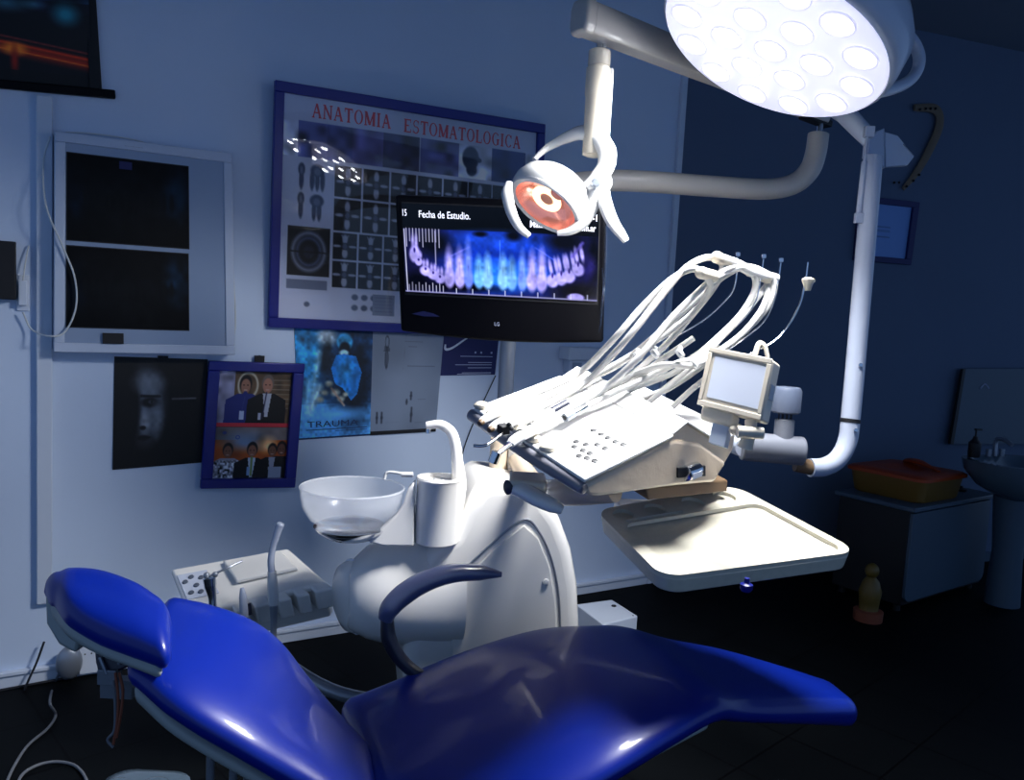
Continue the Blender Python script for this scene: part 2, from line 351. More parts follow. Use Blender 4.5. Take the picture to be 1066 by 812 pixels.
# ================================================================== THINGS ON THE BACK WALL
# --- hanging scroll, top left
q=wq([(-25,-70),(96,-58),(106,96),(-25,84)])
t=thing('hanging_scroll','dark cloth scroll painting with a glowing red sunset, hanging at upper left','wall hanging',q.p(.5,1,.0))
a=Art(110,140,(.012,.012,.03))
a.noise(8,.3); 
a.rect(0,1,0,.42,(.02,.05,.08)); a.noise(9,.8,(a.V<.5))
a.ell(.25,.46,.2,.05,(.16,.30,.34),1,.6); a.ell(.78,.5,.12,.07,(.10,.34,.38),1,.8); a.ell(.5,.45,.1,.03,(.2,.35,.4),1,.5)
for k,(v,c,w) in enumerate([(.735,(.42,.09,.02),.05),(.70,(.55,.14,.04),.012),(.66,(.35,.12,.10),.008),(.745,(.62,.28,.08),.006)]):
    a.mix(1.3-np.abs(a.V-(v+.09*a.U))/w,c,.8)
a.ell(.32,.76,.10,.04,(.65,.36,.10),1,.9); a.ell(.32,.84,.035,.10,(.38,.07,.02),1,.8)
a.rect(0,1,.90,1,(.01,.01,.015),.8)
a.a=np.clip(a.a*1.7,0,1); a.build('painted_cloth',q,'print',t,0,.93,0,1,.012,warp=lambda u,v:.012*math.sin(v*5)*u)
bx=B(); q.box(bx,.90,1.0,0,1,.006,.011); obj('cloth_border',bx,'matteblack',t)
bx=B(); q.box(bx,-.1,1.11,.985,1.045,.004,.026); obj('bottom_rod',bx,'dark',t,bevel=.004)
# --- wall lightbox with two radiographs
q=wq([(56,140),(237,163),(240,368),(55,365)])
t=thing('xray_lightbox','white framed wall lightbox holding two dark dental x-ray films','lightbox',q.p(.5,1,0))
bx=B(); q.box(bx,0,1,0,1,0,.075); obj('case',bx,'lbframe',t,bevel=.006)
bx=B(); q.framebars(bx,.055,.045,.075,.083); obj('front_frame',bx,'lbframe',t,bevel=.003)
bx=B(); q.box(bx,.055,.945,.045,.955,.070,.077); obj('glass_pane',bx,'lbglass',t)
bx=B(); text_bm(bx,'-------',q,.37,.030,.47,.008,.0835); obj('maker_mark',bx,'grey_ink',t)
def xfilm(seed):
    a=Art(90,60,(.012,.014,.02)); a.ell(.5,.5,.5,.36,(.035,.045,.06),1); a.ell(.9,.35,.1,.3,(.06,.13,.20),1,.9); a.ell(.06,.5,.08,.3,(.03,.07,.13),1,.6)
    a.noise(10,.3)
    for i in range(12):
        u=.14+.065*i; a.ell(u,.52+.08*(abs(u-.5)*2)**2*-1,.02,.12,(.05,.06,.07),.6,.7)
    return a
for k,(v0,v1,du) in enumerate([(.085,.485,0),(.505,.885,-.005)]):
    f=thing('xray_film',['upper dark panoramic x-ray film clipped to the lightbox','lower dark panoramic x-ray film clipped to the lightbox'][k],'x-ray film',q.p(.35,v1,.078),'x-ray films on the lightbox')
    bx=B(); q.box(bx,.06,.735+du,v0,v1,.0775,.0785); obj('film_sheet',bx,'matteblack',f)
    xfilm(k).build('exposed_image',q,'xray',f,.065,.73+du,v0+.005,v1-.005,.0789)
    if k==0:
        bx=B(); q.box(bx,.34,.41,v0+.015,v0+.05,.079,.0792); obj('film_label',bx,'navycard',f)
bx=B(); q.box(bx,.25,.36,.905,.955,.077,.09); tag(obj('magnet_clip',bx,'matteblack',origin=q.p(.3,.955,.08)),'small black clip at the bottom edge of the lightbox pane','clip')
bx=B(); tube(bx,[q.p(.06,-.01,.03),q.p(.2,-.02,.03),q.p(.45,-.015,.03),q.p(.6,.02,.05),q.p(.95,-.01,.03)],.0025,8); tag(obj('power_cable',bx,'wirewhite'),'thin white cable lying along the top of the lightbox','cable')
bx=B(); pts=[(52,142),(45,170),(48,215),(66,258),(78,290),(79,320),(68,345),(52,350),(33,343),(24,325)]
tube(bx,[Py(x,y,-.10 if 1<i<8 else -.03) for i,(x,y) in enumerate(pts)],.0032,8); tag(obj('power_cable',bx,'wirewhite'),'white cable looping down over the left side of the lightbox to the plug','cable')
bx=B(); tube(bx,[Py(241,250,-.03),Py(243,290,-.03),Py(245,330,-.03),Py(243,352,-.03),Py(236,367,-.02)],.003,8); tube(bx,[Py(240,250,-.03),Py(240,300,-.02),Py(242,345,-.02)],.0025,8); tag(obj('power_cable',bx,'wirewhite'),'doubled white cable hanging at the right edge of the lightbox','cable')
# --- plug and dark box at the far left
a_=Py(-14,250); b_=Py(17,312)
bx=B(); boxw(bx,(a_.x,-.05,b_.z),(b_.x,0,a_.z)); s_=obj('speaker_box',bx,'matteblack',bevel=.004,origin=((a_.x+b_.x)/2,-.02,b_.z)); tag(s_,'small matte black box mounted at the left edge of the wall','wall box')
bx=B(); a_=Py(19,292); b_=Py(28,318); boxw(bx,(a_.x,-.035,b_.z),(b_.x,0,a_.z)); boxw(bx,(a_.x-.006,-.008,b_.z-.02),(b_.x+.008,0,a_.z+.02)); o=obj('wall_plug',bx,'trim',bevel=.003); tag(o,'small white plug in a wall outlet left of the lightbox','plug')
bx=B(); tube(bx,[Py(24,292,-.03),Py(27,270,-.02),Py(30,256,-.01)],.0025,8); tag(obj('plug_cord',bx,'wirewhite'),'short thin cord rising from the white wall plug','cord')
# --- big framed anatomy poster
_pq=[(285,84),(565,130),(558,352),(278,340)]
q=Quad([Py(*_pq[0],-.058),Py(*_pq[1],-.070),Py(*_pq[2],-.014),Py(*_pq[3],-.002)])
t=thing('anatomy_poster','large blue-framed dental anatomy poster titled in red, behind the television','poster',q.p(.5,1,0))
bx=B(); q.framebars(bx,.030,.042,0,.026); obj('frame',bx,'navy',t,bevel=.003)
a=Art(300,228,(.74,.77,.86)); a.noise(5,.04)
dk=(.03,.035,.06)
for (u0,u1,c) in [(.055,.155,(.34,.38,.62)),(.155,.245,(.28,.32,.54)),(.245,.36,(.36,.36,.58)),(.36,.50,(.18,.20,.34)),(.505,.66,(.34,.36,.56)),(.80,.95,(.18,.26,.50))]:
    a.rect(u0,u1,.11,.265,c)
a.noise(22,.25,((a.V>.11)&(a.V<.265)))
a.ell(.71,.17,.035,.055,(.13,.20,.32),.2); a.ell(.715,.225,.022,.03,(.16,.22,.33),.3); a.ell(.745,.175,.012,.012,(.13,.20,.32),.3)
rows=[(.285,.425),(.435,.580),(.590,.710),(.720,.845)]
ccol=(.66,.68,.76)
for j,(v0,v1) in enumerate(rows):
    cw=.104 if j<2 else .094
    for i in range(9):
        u0=.185+i*cw; u1=u0+cw-.006
        if u0>.97: break
        a.rect(u0,min(u1,.985),v0,v1,dk); uc=(u0+u1)/2; vc=(v0+v1)/2; s=(v1-v0)
        a.ell(uc,vc-.27*s,.010,.20*s,ccol,.4,.8); a.ell(uc,vc+.27*s,.011,.20*s,ccol,.4,.8)
        a.ell(uc-.028,vc,.018,.055*s,ccol,.5,.75); a.ell(uc+.028,vc,.018,.055*s,ccol,.5,.75)
        a.ell(uc,vc,.009,.09*s,(.30,.32,.42),.4); a.ring(uc,vc,.012,.12*s,(.10,.11,.16),.3)
        if j>=2:
            for sx in(-1,1): a.line((uc,vc-.2*s),(uc+sx*.012,vc-.42*s),.004,ccol,.6)
tc=(.12,.20,.34)
for (u,v,n) in [(.070,.345,1),(.125,.345,3),(.070,.475,1),(.125,.480,2)]:
    a.ell(u,v-.025,.012 if n==1 else .024,.028,tc,.3)
    for k in range(n): a.ell(u+(k-(n-1)/2)*.018,v+.02,.008,.045,tc,.4)
    a.ell(u,v-.02,.005 if n==1 else .012,.018,(.34,.40,.52),.6)
a.rect(.03,.175,.575,.80,dk); a.ring(.102,.688,.055,.085,(.50,.53,.62),.22); a.ring(.102,.688,.040,.062,(.30,.34,.46),.25); a.ell(.102,.69,.02,.03,(.12,.14,.22),.5); a.rect(.03,.175,.683,.695,dk,.7)
a.rect(.03,.17,.815,.86,(.44,.48,.58)); 
for i in range(6): a.ell(.25+.035*(i%3)+.02,.885+.05*(i//3),.012,.014,(.30,.35,.46),.5)
a.ell(.10,.93,.01,.012,(.30,.35,.46),.5)
a.rect(.335,.42,.865,.965,(.46,.50,.60))
for i in range(5): a.line((.345,.88+.017*i),(.41,.88+.017*i),.002,(.34,.38,.5),.7)
a.build('printed_sheet',q,'gprint',t,.028,.972,.040,.960,.006)
bx=B(); qq=Quad([q.p(.028,.04),q.p(.972,.04),q.p(.972,.96),q.p(.028,.96)])
serif(bx,'ANATOMIA',qq,.10,.385,.088,.062,.0072); obj('title_word',bx,'red',t,smooth=0)
bx=B(); serif(bx,'ESTOMATOLOGICA',qq,.435,.925,.092,.060,.0072); obj('title_word',bx,'red',t,smooth=0)
bx=B(); q.box(bx,.028,.972,.040,.960,.012,.0135); obj('glass_cover',bx,'cover',t,smooth=0)
# --- black poster with half lit face
q=wq([(119,371),(216,374),(214,481),(117,489)])
t=thing('face_poster','black poster with a dim grey half-lit face, left of the blue photo frame','poster',q.p(.5,1,0))
bx=B(); q.box(bx,0,1,0,1,0,.004); obj('poster_sheet',bx,'matteblack',t)
a=Art(120,140,(.010,.011,.014)); g=(.34,.38,.44)
a.ell(.33,.43,.20,.33,g,.7,.9); a.ell(.12,.45,.15,.45,(.01,.01,.014),.4,1)
a.ell(.36,.22,.16,.10,(.44,.48,.54),1,.7); a.ell(.38,.405,.10,.045,(.03,.03,.04),.6); a.line((.28,.345),(.48,.35),.012,(.04,.045,.06)); a.ell(.385,.40,.03,.018,(.2,.22,.26),.5); a.ell(.395,.40,.012,.014,(.02,.02,.02),.5)
a.ell(.33,.58,.05,.10,(.52,.55,.60),1,.7); a.ell(.30,.64,.035,.02,(.05,.05,.06),.6); a.ell(.31,.735,.07,.025,(.07,.06,.07),.6); a.line((.25,.735),(.38,.73),.006,(.02,.02,.03)); a.ell(.46,.55,.06,.16,(.42,.46,.52),1,.7)
a.line((.62,.375),(.88,.37),.008,(.36,.36,.38)); a.noise(26,.08)
a.line((.80,.93),(.88,.93),.004,(.08,.08,.09))
a.build('printed_face',q,'print',t,.01,.99,.01,.99,.0045)
bx=B(); q.box(bx,.45,.56,-.02,.02,.004,.012); obj('hanging_clip',bx,'matteblack',t)
# --- blue framed photographs
q=wq([(216,375),(315,378),(305,506),(207,507)])
t=thing('photo_frame','bright blue frame with two group photographs, one above the other','picture frame',q.p(.5,1,0))
bx=B(); q.framebars(bx,.115,.075,.012,.036); obj('frame',bx,'navy',t,bevel=.004)
bx=B(); q.box(bx,.03,.97,.02,.98,0,.012); obj('backing_board',bx,'matteblack',t)
bx=B(); lathe(bx,[(.012,0),(.012,.01)],q.p(.52,-.03,.012),q.n,16); q.box(bx,.47,.57,-.05,.02,.008,.02); obj('hanging_hook',bx,'matteblack',t)
a=Art(130,86,(.36,.28,.20)); a.rect(0,.22,0,1,(.55,.55,.66)); a.noise(8,.2)
for i in range(7):
    a.line((.62,.16+.09*i),(.98,.16+.09*i),.008,(.58,.55,.48),.6)
a.ring(.40,.27,.13,.24,(.80,.78,.70),.18)
a.person(.37,.08,.98,(.60,.42,.34),(.03,.02,.03),(.12,.17,.46)); a.rect(.31,.37,.76,.92,(.75,.8,.9)); a.line((.37,.45),(.34,.76),.006,(.2,.25,.5)); a.ell(.37,.43,.03,.05,(.12,.17,.46),.4)
a.person(.67,.06,1.0,(.66,.46,.38),(.40,.36,.34),(.035,.03,.05),(.70,.72,.78)); a.line((.66,.40),(.62,.9),.014,(.13,.14,.28)); a.rect(.56,.60,.80,.92,(.7,.72,.8))
a.build('upper_photograph',q,'print',t,.115,.885,.075,.49,.0135)
a=Art(130,96,(.70,.32,.07)); a.rect(0,1,0,.30,(.45,.42,.42)); a.rect(0,1,0,.07,(.35,.10,.08)); a.ell(.42,.33,.3,.16,(.42,.50,.62),1,.8); a.ell(.72,.38,.12,.14,(.95,.72,.50),1,.9); a.noise(7,.12)
a.ell(.13,.17,.03,.03,(.2,.25,.5),.4,.8); a.ring(.31,.25,.025,.03,(.15,.25,.6),.4)
a.person(.93,.32,.75,(.4,.25,.2),(.03,.02,.02),(.04,.03,.05)); a.person(.80,.36,.7,(.45,.3,.22),(.03,.02,.02),(.04,.04,.06),(.6,.62,.7)); a.rect(.74,.94,.80,1,(.55,.60,.70))
a.person(.19,.36,.76,(.52,.34,.26),(.10,.08,.08),(.62,.62,.66)); m_=((a.V>.68)&(a.U<.36)); a.noise(34,.55,m_)
a.person(.52,.34,.80,(.56,.36,.28),(.04,.03,.03),(.03,.03,.06),(.72,.78,.86)); a.line((.52,.62),(.52,.95),.018,(.45,.55,.28)); a.rect(.465,.50,.8,.95,(.5,.65,.85))
a.build('lower_photograph',q,'print',t,.115,.885,.49,.925,.0135)
bx=B(); q.box(bx,.115,.885,.485,.515,.0135,.0145); obj('red_divider',bx,'red',t)
# --- trauma poster
q=wq([(306,338),(388,341),(385,453),(311,458)])
t=thing('trauma_poster','blue surgery poster lettered TRAUMA, right of the blue photo frame','poster',q.p(.5,1,0))
bx=B(); q.box(bx,0,1,0,1,0,.003); obj('poster_sheet',bx,'dark_ink',t)
a=Art(120,160,(.07,.20,.33)); a.rect(0,1,.7,1,(.22,.45,.66)); a.mix(np.clip((a.V-.55)*3,0,1),(.24,.48,.70),.9)
a.ell(.15,.18,.2,.35,(.10,.38,.56),.8,.9); a.ell(.40,.10,.13,.09,(.50,.56,.60),.6,.8); a.ell(.75,.5,.28,.45,(.015,.06,.11),.8,.9); a.ell(.38,.30,.10,.16,(.05,.09,.13),.8,.8)
a.ell(.63,.14,.10,.08,(.16,.46,.62),.3); a.ell(.63,.20,.07,.06,(.03,.05,.08),.4); a.ell(.62,.24,.06,.03,(.45,.58,.64),.5)
a.poly([(.45,.38),(.52,.26),(.62,.25),(.78,.27),(.86,.42),(.80,.62),(.72,.68),(.60,.56),(.50,.52)],(.07,.34,.58)); a.ell(.64,.40,.10,.10,(.13,.45,.68),.9,.8)
a.line((.30,.24),(.20,.62),.03,(.40,.56,.64),.5); a.line((.16,.5),(.12,.72),.03,(.35,.55,.68),.6); a.line((.30,.55),(.15,.78),.035,(.55,.68,.74),.6)
for (u,v,r) in [(.42,.52,.05),(.50,.60,.06),(.58,.66,.05),(.36,.60,.05),(.64,.62,.04),(.30,.66,.05)]: a.ell(u,v,r,r*.55,(.50,.52,.48),.8,.8)
a.line((.45,.56),(.62,.72),.012,(.45,.38,.34),.7); a.noise(16,.28,np.clip(1.2-a.V*1.2,0,1)); a.noise(40,.12)
a.ell(.5,.80,.4,.06,(.30,.56,.80),1,.7)
a.a=np.clip(a.a*1.45,0,1); a.build('printed_scene',q,'print',t,.0,1,.0,.985,.0035)
bx=B(); text_bm(bx,'TRAUMA',q,.12,.895,.82,.055,.0045); obj('title_lettering',bx,'dark_ink',t,smooth=0)
bx=B(); q.rect(bx,.10,.95,.915,.922,.0045); q.rect(bx,.50,.95,.935,.940,.0045); q.rect(bx,.12,.16,.845,.851,.0046); obj('caption_lines',bx,'dark_ink',t,smooth=0)
# --- pale implant sheet
q=wq([(388,341),(462,345),(453,449),(385,453)])
t=thing('implant_sheet','pale grey paper sheet printed with small implant drawings, beside the TRAUMA poster','poster',q.p(.5,1,0))
bx=B(); q.box(bx,0,1,0,1,0,.002); q.box(bx,0,1,.965,1.0,.002,.006); obj('bottom_strip',bx,'matteblack',t)
a=Art(90,120,(.36,.40,.46)); a.noise(4,.05)
ik=(.13,.15,.19)
for (u,v,s) in [(.20,.22,1.0)]:
    a.ring(u,v-.09,.025,.055,ik,.3); a.poly([(u-.03,v-.05),(u+.03,v-.05),(u+.045,v),(u-.045,v)],ik,.6); a.ell(u,v+.07,.022,.09,(.22,.25,.30),.3); a.ring(u,v+.07,.022,.09,ik,.3)
for (u,v,h) in [(.09,.87,.10),(.16,.87,.10),(.58,.66,.07),(.52,.72,.04),(.60,.85,.14)]:
    a.line((u,v-h/2),(u,v+h/2),.010,ik,.8); a.ell(u,v,.02,h*.2,ik,.5,.7)
for (u0,u1,v) in [(.45,.70,.12),(.50,.90,.36),(.68,.80,.70),(.22,.42,.92),(.66,.78,.93),(.5,.62,.17)]: a.line((u0,v),(u1,v),.003,(.25,.28,.33),.7)
a.line((.46,.05),(.44,.4),.002,(.3,.33,.38),.6)
a.a=np.clip(a.a*1.35,0,1); a.build('printed_paper',q,'print',t,0,1,0,.965,.0035)
# --- navy card
q=wq([(457,349),(519,352),(515,390),(456,391)])
t=thing('navy_card','small navy blue printed card with a white swoosh, just under the television','card',q.p(.5,1,0))
bx=B(); q.box(bx,0,1,0,1,0,.003); obj('card_sheet',bx,'navycard',t)
bx=B(); P=[q.p(.10,.22,.004),q.p(.11,.34,.004),q.p(.22,.30,.004),q.p(.40,.10,.004),q.p(.48,.02,.004)]; tube(bx,P,[.004,.006,.005,.004,.002],8,flat=.2,fn=q.n); obj('white_swoosh',bx,'trim',t)
bx=B()
for (u0,u1,v) in [(.36,.92,.50),(.5,.92,.66),(.28,.92,.72),(.5,.92,.80),(.4,.92,.93),(.32,.92,.96)]: q.rect(bx,u0,u1,v,v+.018,.004)
for u in(.60,.70,.88): q.rect(bx,u,u+.03,.38,.43,.004)
obj('printed_lines',bx,'pale_ink',t,smooth=0)
# --- white wall box under the television, right
a_=Py(588,361,-.05); b_=Py(632,388,-.05)
t=thing('wall_bracket_box','white rectangular wall box half hidden behind the instrument hoses, below the television','wall box',((a_.x+b_.x)/2,-.04,b_.z))
bx=B(); boxw(bx,(a_.x,-.09,(a_.z+b_.z)/2),(b_.x,0,a_.z)); boxw(bx,(a_.x+.03,-.06,b_.z),(b_.x-.02,0,(a_.z+b_.z)/2)); obj('housing',bx,'trim',t,bevel=.005)
bx=B(); boxw(bx,(a_.x+.045,-.063,b_.z+.01),(a_.x+.10,-.058,b_.z+.05)); obj('socket_plate',bx,'grey',t)
# socket on the baseboard
a_=Py(82,670,-.02); b_=Py(104,698,-.02)
bx=B(); boxw(bx,(a_.x,-.035,b_.z),(b_.x+.06,0,a_.z)); o=obj('housing',bx,'trim',bevel=.004)
t=thing('power_outlet','white double power outlet low on the wall behind the headrest','outlet',(a_.x,0,b_.z)); off=wloc(t)
o.parent=t; o.location=-off
for k in range(3):
    bx=B(); cyl(bx,(a_.x+.02+.022*k,-.0355,(a_.z+b_.z)/2+.02),(a_.x+.02+.022*k,-.0345,(a_.z+b_.z)/2+.02),.003,10); obj('socket_hole',bx,'matteblack',t)
bx=B(); tube(bx,[Py(0,719,-.03),Py(30,713,-.03),Py(80,704,-.03)],.005,8); tag(obj('dark_cable',bx,'wireblack'),'dark cable resting along the top of the white skirting at far left','cable')
bx=B(); tube(bx,[Py(46,668,-.03),Py(38,690,-.04),Py(28,712,-.06),Py(21,731,-.06)],.004,8); tag(obj('dark_cable',bx,'wireblack'),'short black cable running from the trunking down past the skirting','cable')
bx=B(); tube(bx,[Py(516,391,-.012),Py(500,425,-.012),Py(487,455,-.012),Py(480,480,-.012),Py(476,520,-.012)],.0028,8); tag(obj('dark_cable',bx,'wireblack'),'thin black cable hanging on the wall below the navy card','cable')
# ================================================================== RIGHT WALL
q=Quad([wr(893,204),wr(955,211),wr(946,276),wr(887,271)])
t=thing('certificate_frame','dark framed certificate on the dim right wall behind the lamp pole','picture frame',q.p(.5,1,0))
bx=B(); q.framebars(bx,.10,.09,0,.022); obj('frame',bx,'navycard',t,bevel=.003)
a=Art(50,50,(.42,.58,.82)); 
for v in (.42,.50,.62): a.line((.3,v),(.6,v),.008,(.14,.2,.32))
a.build('certificate',q,'print',t,.09,.91,.08,.92,.006)
# woven ornament
t=thing('straw_wall_ornament','dim curved straw ornament with dark beads on the right wall above the certificate','ornament',wr(950,165))
bx=B(); arc=[(952,112),(974,114),(978,130),(968,155),(955,178),(940,197)]
tube(bx,[wr(x,y,.02) for x,y in arc],[.02,.03,.03,.028,.024,.012],10,flat=.4,fn=wn); st_=obj('straw_band',bx,'decor',t)
for (x,y) in [(958,114),(964,113),(969,113),(974,113),(957,182),(951,188),(944,194),(936,190),(931,190)]:
    bx=B(); ball(bx,wr(x,y,.035),.008,seg=10); obj('bead',bx,'matteblack',st_)
# glass splash panel
q=Quad([wr(1001,384,.03),wr(1110,384,.03),wr(1110,462,.03),wr(988,462,.03)])
t=thing('splash_panel','pale glass splash panel on the wall above the corner washbasin','panel',q.p(.5,1))
bx=B(); q.box(bx,0,1,0,1,0,.008); obj('glass_sheet',bx,'cabinet',t)
bx=B(); q.box(bx,-.01,.015,0,1,0,.02); obj('edge_strip',bx,'cabdark',t)
bx=B(); tube(bx,[q.p(.18,.26,.01),q.p(.22,.20,.01),q.p(.26,.26,.01)],.004,6); obj('etched_mark',bx,'pale_ink',t)
# washbasin
Bc=Pz(1052,482,.80)
t=thing('washbasin','dim ceramic washbasin on the right wall at the photo edge','washbasin',(Bc.x,Bc.y,.62))
bx=B(); bc=V((Bc.x+.12,Bc.y,.0)); out=[]
for h,s in ((.60,.35),(.66,.72),(.74,.95),(.80,1.0),(.80,.86),(.75,.72),(.70,.3)):
    out.append([bc+wd*(.30*s*math.copysign(abs(math.cos(t_))**.6,math.cos(t_)))+wn*(.22*s*math.copysign(abs(math.sin(t_))**.7,math.sin(t_)))+Z*h for t_ in [2*math.pi*k/36 for k in range(36)]])
loft(bx,out); obj('basin',bx,'ceramic',t)
bx=B(); lathe(bx,[(.09,0),(.075,.3),(.10,.64)],bc-wn*.03,Z,24); obj('pedestal',bx,'cabinet',t)
bx=B(); fp=bc-wn*.17+Z*.80; tube(bx,[fp,fp+Z*.09,fp+Z*.10+wn*.05,fp+Z*.08+wn*.10],.012,10); cyl(bx,fp-wd*.05,fp-wd*.05+Z*.04,.014); cyl(bx,fp+wd*.05,fp+wd*.05+Z*.04,.014); obj('tap',bx,'grey',t)
sp=Pz(1036,468,.80)
sp=bc-wn*.15-wd*.18+Z*.80
t=thing('soap_dispenser','small dark pump soap bottle standing on the washbasin rim','soap bottle',sp)
bx=B(); lathe(bx,[(.028,0),(.032,.01),(.032,.08),(.015,.10),(.012,.115)],sp,Z,20); obj('bottle',bx,'cabdark',t)
bx=B(); cyl(bx,sp+Z*.115,sp+Z*.15,.005); boxf(bx,sp,wd,wn,Z,(-.006,.035),(-.008,.008),(.148,.158)); obj('pump_head',bx,'cabdark',t)
# cabinet trolley
c0=Pz(940,640,0); c1=Pz(1022,614,0); cw=(c1-c0); cw.z=0; L=cw.length; ex=cw.normalized(); ey=V((-ex.y,ex.x,0)); 
cd=.42; ch=.545
t=thing('side_cabinet','low dark cabinet with a blue-grey front panel on the right, carrying the orange-lidded box','cabinet',c0)
bx=B(); boxf(bx,c0,ex,ey,Z,(0.0,L),(.018,cd),(.04,ch)); obj('body',bx,'cabdark',t,bevel=.004)
bx=B(); boxf(bx,c0,ex,ey,Z,(-.02,L+.02),(-.02,cd+.02),(ch,ch+.025)); obj('top_board',bx,'cabinet',t,bevel=.006)
bx=B(); 
pts=[]; r=.05
for (cx_,cz_,a0) in ((r,.06+r,180),(L-r,.06+r,270),(L-.006,ch-.012,0),(.006,ch-.012,90)):
    if a0 in(180,270):
        for k in range(6): an=math.radians(a0+k*18); pts.append(c0+ex*(cx_+r*math.cos(an))+Z*(cz_+r*math.sin(an)))
    else: pts.append(c0+ex*cx_+Z*cz_)
prism(bx,pts,ey*.018); obj('front_door',bx,'cabinet',t,bevel=.003)
for sx,sy in ((.04,.06),(L-.04,.06),(.04,cd-.04),(L-.04,cd-.04)):
    bx=B(); cyl(bx,c0+ex*sx+ey*sy,c0+ex*sx+ey*sy+Z*.04,.02,16); obj('foot',bx,'matteblack',t)
# orange-lidded box
ob=c0+ex*(L*.36)+ey*(cd*.52)+Z*(ch+.025)
ox=Pz(1000,490,ch+.2)
t=thing('storage_box','ochre plastic box with an orange lid standing on the side cabinet','storage box',ob)
bx=B(); rings=[]
def rrect(O,ex,ey,w,h,r,n=5):
    o=[]
    for sx,sy,a0 in((1,1,0),(-1,1,90),(-1,-1,180),(1,-1,270)):
        for k in range(n+1): an=math.radians(a0+90*k/n); o.append(O+ex*(sx*(w/2-r)+r*math.cos(an))+ey*(sy*(h/2-r)+r*math.sin(an)))
    return o
loft(bx,[rrect(ob+Z*h,ex,ey,w,hh,.05) for h,w,hh in((0,.40,.38),(.01,.42,.40),(.12,.46,.43))]); obj('tub',bx,'ochre',t)
bx=B(); loft(bx,[rrect(ob+Z*h,ex,ey,w,hh,.05) for h,w,hh in((.12,.49,.46),(.135,.49,.46),(.145,.46,.43),(.146,.25,.2),(.136,.2,.15))]); obj('lid',bx,'orange',t)
bx=B(); tube(bx,[ob+ex*.05+Z*.15-ey*.15,ob+ex*.12+Z*.17,ob+ex*.2+Z*.15+ey*.1,ob+ex*.25+Z*.12-ey*.05],[.01,.03,.03,.012],10,flat=.5); obj('crumpled_bag',bx,'orange',t)
dp=c0+ex*(L*.86)+ey*.12+Z*(ch+.025)
bx=B(); lathe(bx,[(.03,0),(.035,.012),(.012,.02),(.01,.03)],dp,Z,20); tag(obj('small_dish',bx,'cabdark',origin=dp),'tiny dark dish on the cabinet top right of the orange-lidded box','dish')
# brass figurine
fg=Pz(903,645,0)
t=thing('figurine','dim yellow figurine standing on the floor beside the dark cabinet side','figurine',fg)
bx=B(); lathe(bx,[(.055,0),(.06,.02),(.045,.05),(.05,.10),(.055,.15),(.04,.20),(.02,.225)],fg,Z,20); obj('body',bx,'brass',t)
bx=B(); ball(bx,fg+Z*.255,.034,(1,1,1.15)); obj('head',bx,'brass',t)
bx=B(); lathe(bx,[(.070,0),(.072,.05),(.06,.055)],fg+Z*.0,Z,20); obj('red_base',bx,'copper',t)
# ================================================================== MAIN UNIT
AX=(camdir(1,0,0)); AX.z=0; AX.normalize(); DP=V((-AX.y,AX.x,0))    # lateral and away, both level
th=math.radians(14); ax=(AX*math.cos(th)+DP*math.sin(th)).normalized(); ay=V((-ax.y,ax.x,0))  # chair axis
UO=Pd(480,640,2.50); UN=-ay
def UQ(px,py,d=0): return PP(px,py,UO+UN*d,UN)
uroot=Pd(500,690,2.6); uroot.z=0
t=unit=thing('dental_unit_base','white rounded dental unit base with cup filler and frosted spittoon bowl behind the blue chair','dental unit',uroot)
prof=[(432,760),(420,700),(425,640),(432,600),(450,570),(470,558),(484,530),(498,507),(512,500),(548,502),(567,515),(585,540),(597,572),(604,610),(606,650),(605,760)]
pts=[UQ(*p) for p in prof]; zmin=.0
for p in pts:
    if p.z<0.02: p.z=0.02
pts[0].z=0.0; pts[-1].z=0.0
bx=B(); prism(bx,pts,ay*.36); obj('cabinet_body',bx,'base',t,bevel=.045,bseg=6,smooth=60)
# left tank (rounded, horizontal axis)
tc0=UQ(392,638,-.0)+ay*.16; 
bx=B(); rings=[]
a0=UQ(369,640)+ay*.15; 
for s,(h_,top,dep) in enumerate([(-.014,.09,.09),(-.008,.105,.105),(.01,.125,.125),(.045,.16,.15),(.09,.19,.17),(.16,.215,.185),(.25,.235,.19),(.33,.245,.19)]):
    c=a0+ax*h_; rings.append([c+ay*(dep*math.cos(k*math.pi/16))+Z*((top*math.sin(k*math.pi/16)) if math.sin(k*math.pi/16)>0 else .16*(top/.25)**.6*math.sin(k*math.pi/16)) for k in range(32)])
loft(bx,rings); obj('side_tank',bx,'base',t,smooth=60)
# end cap
bx=B(); ed_=(-ax*.93-ay*.36).normalized(); e=a0-ax*.012+Z*.0; lathe(bx,[(.0,.03),(.07,.025),(.105,.008),(.112,-.01),(.112,-.03)],e,ed_,40)
for v in bx.verts: v.co=e+(v.co-e)*1
obj('tank_end_cap',bx,'base',t,smooth=60)
bx=B(); tube(bx,[e+ed_*-.02+ (lambda k:(ax*.36-ay*.93)*.115*math.cos(k)+Z*.115*math.sin(k))(2*math.pi*j/24) for j in range(25)],.004,8,n=1); obj('cap_seam',bx,'trim',t)
# shoulder dome under the cup filler
dc=Pd(452,600,2.58)
bx=B(); lathe(bx,[(.235,-.06),(.22,.0),(.185,.035),(.12,.055),(.0,.06)],dc,Z,48)
for v in bx.verts: v.co=dc+ax*(v.co-dc).dot(ax)*.80+ay*(v.co-dc).dot(ay)*.50+Z*(v.co-dc).z
obj('shoulder_dome',bx,'base',t,smooth=60)
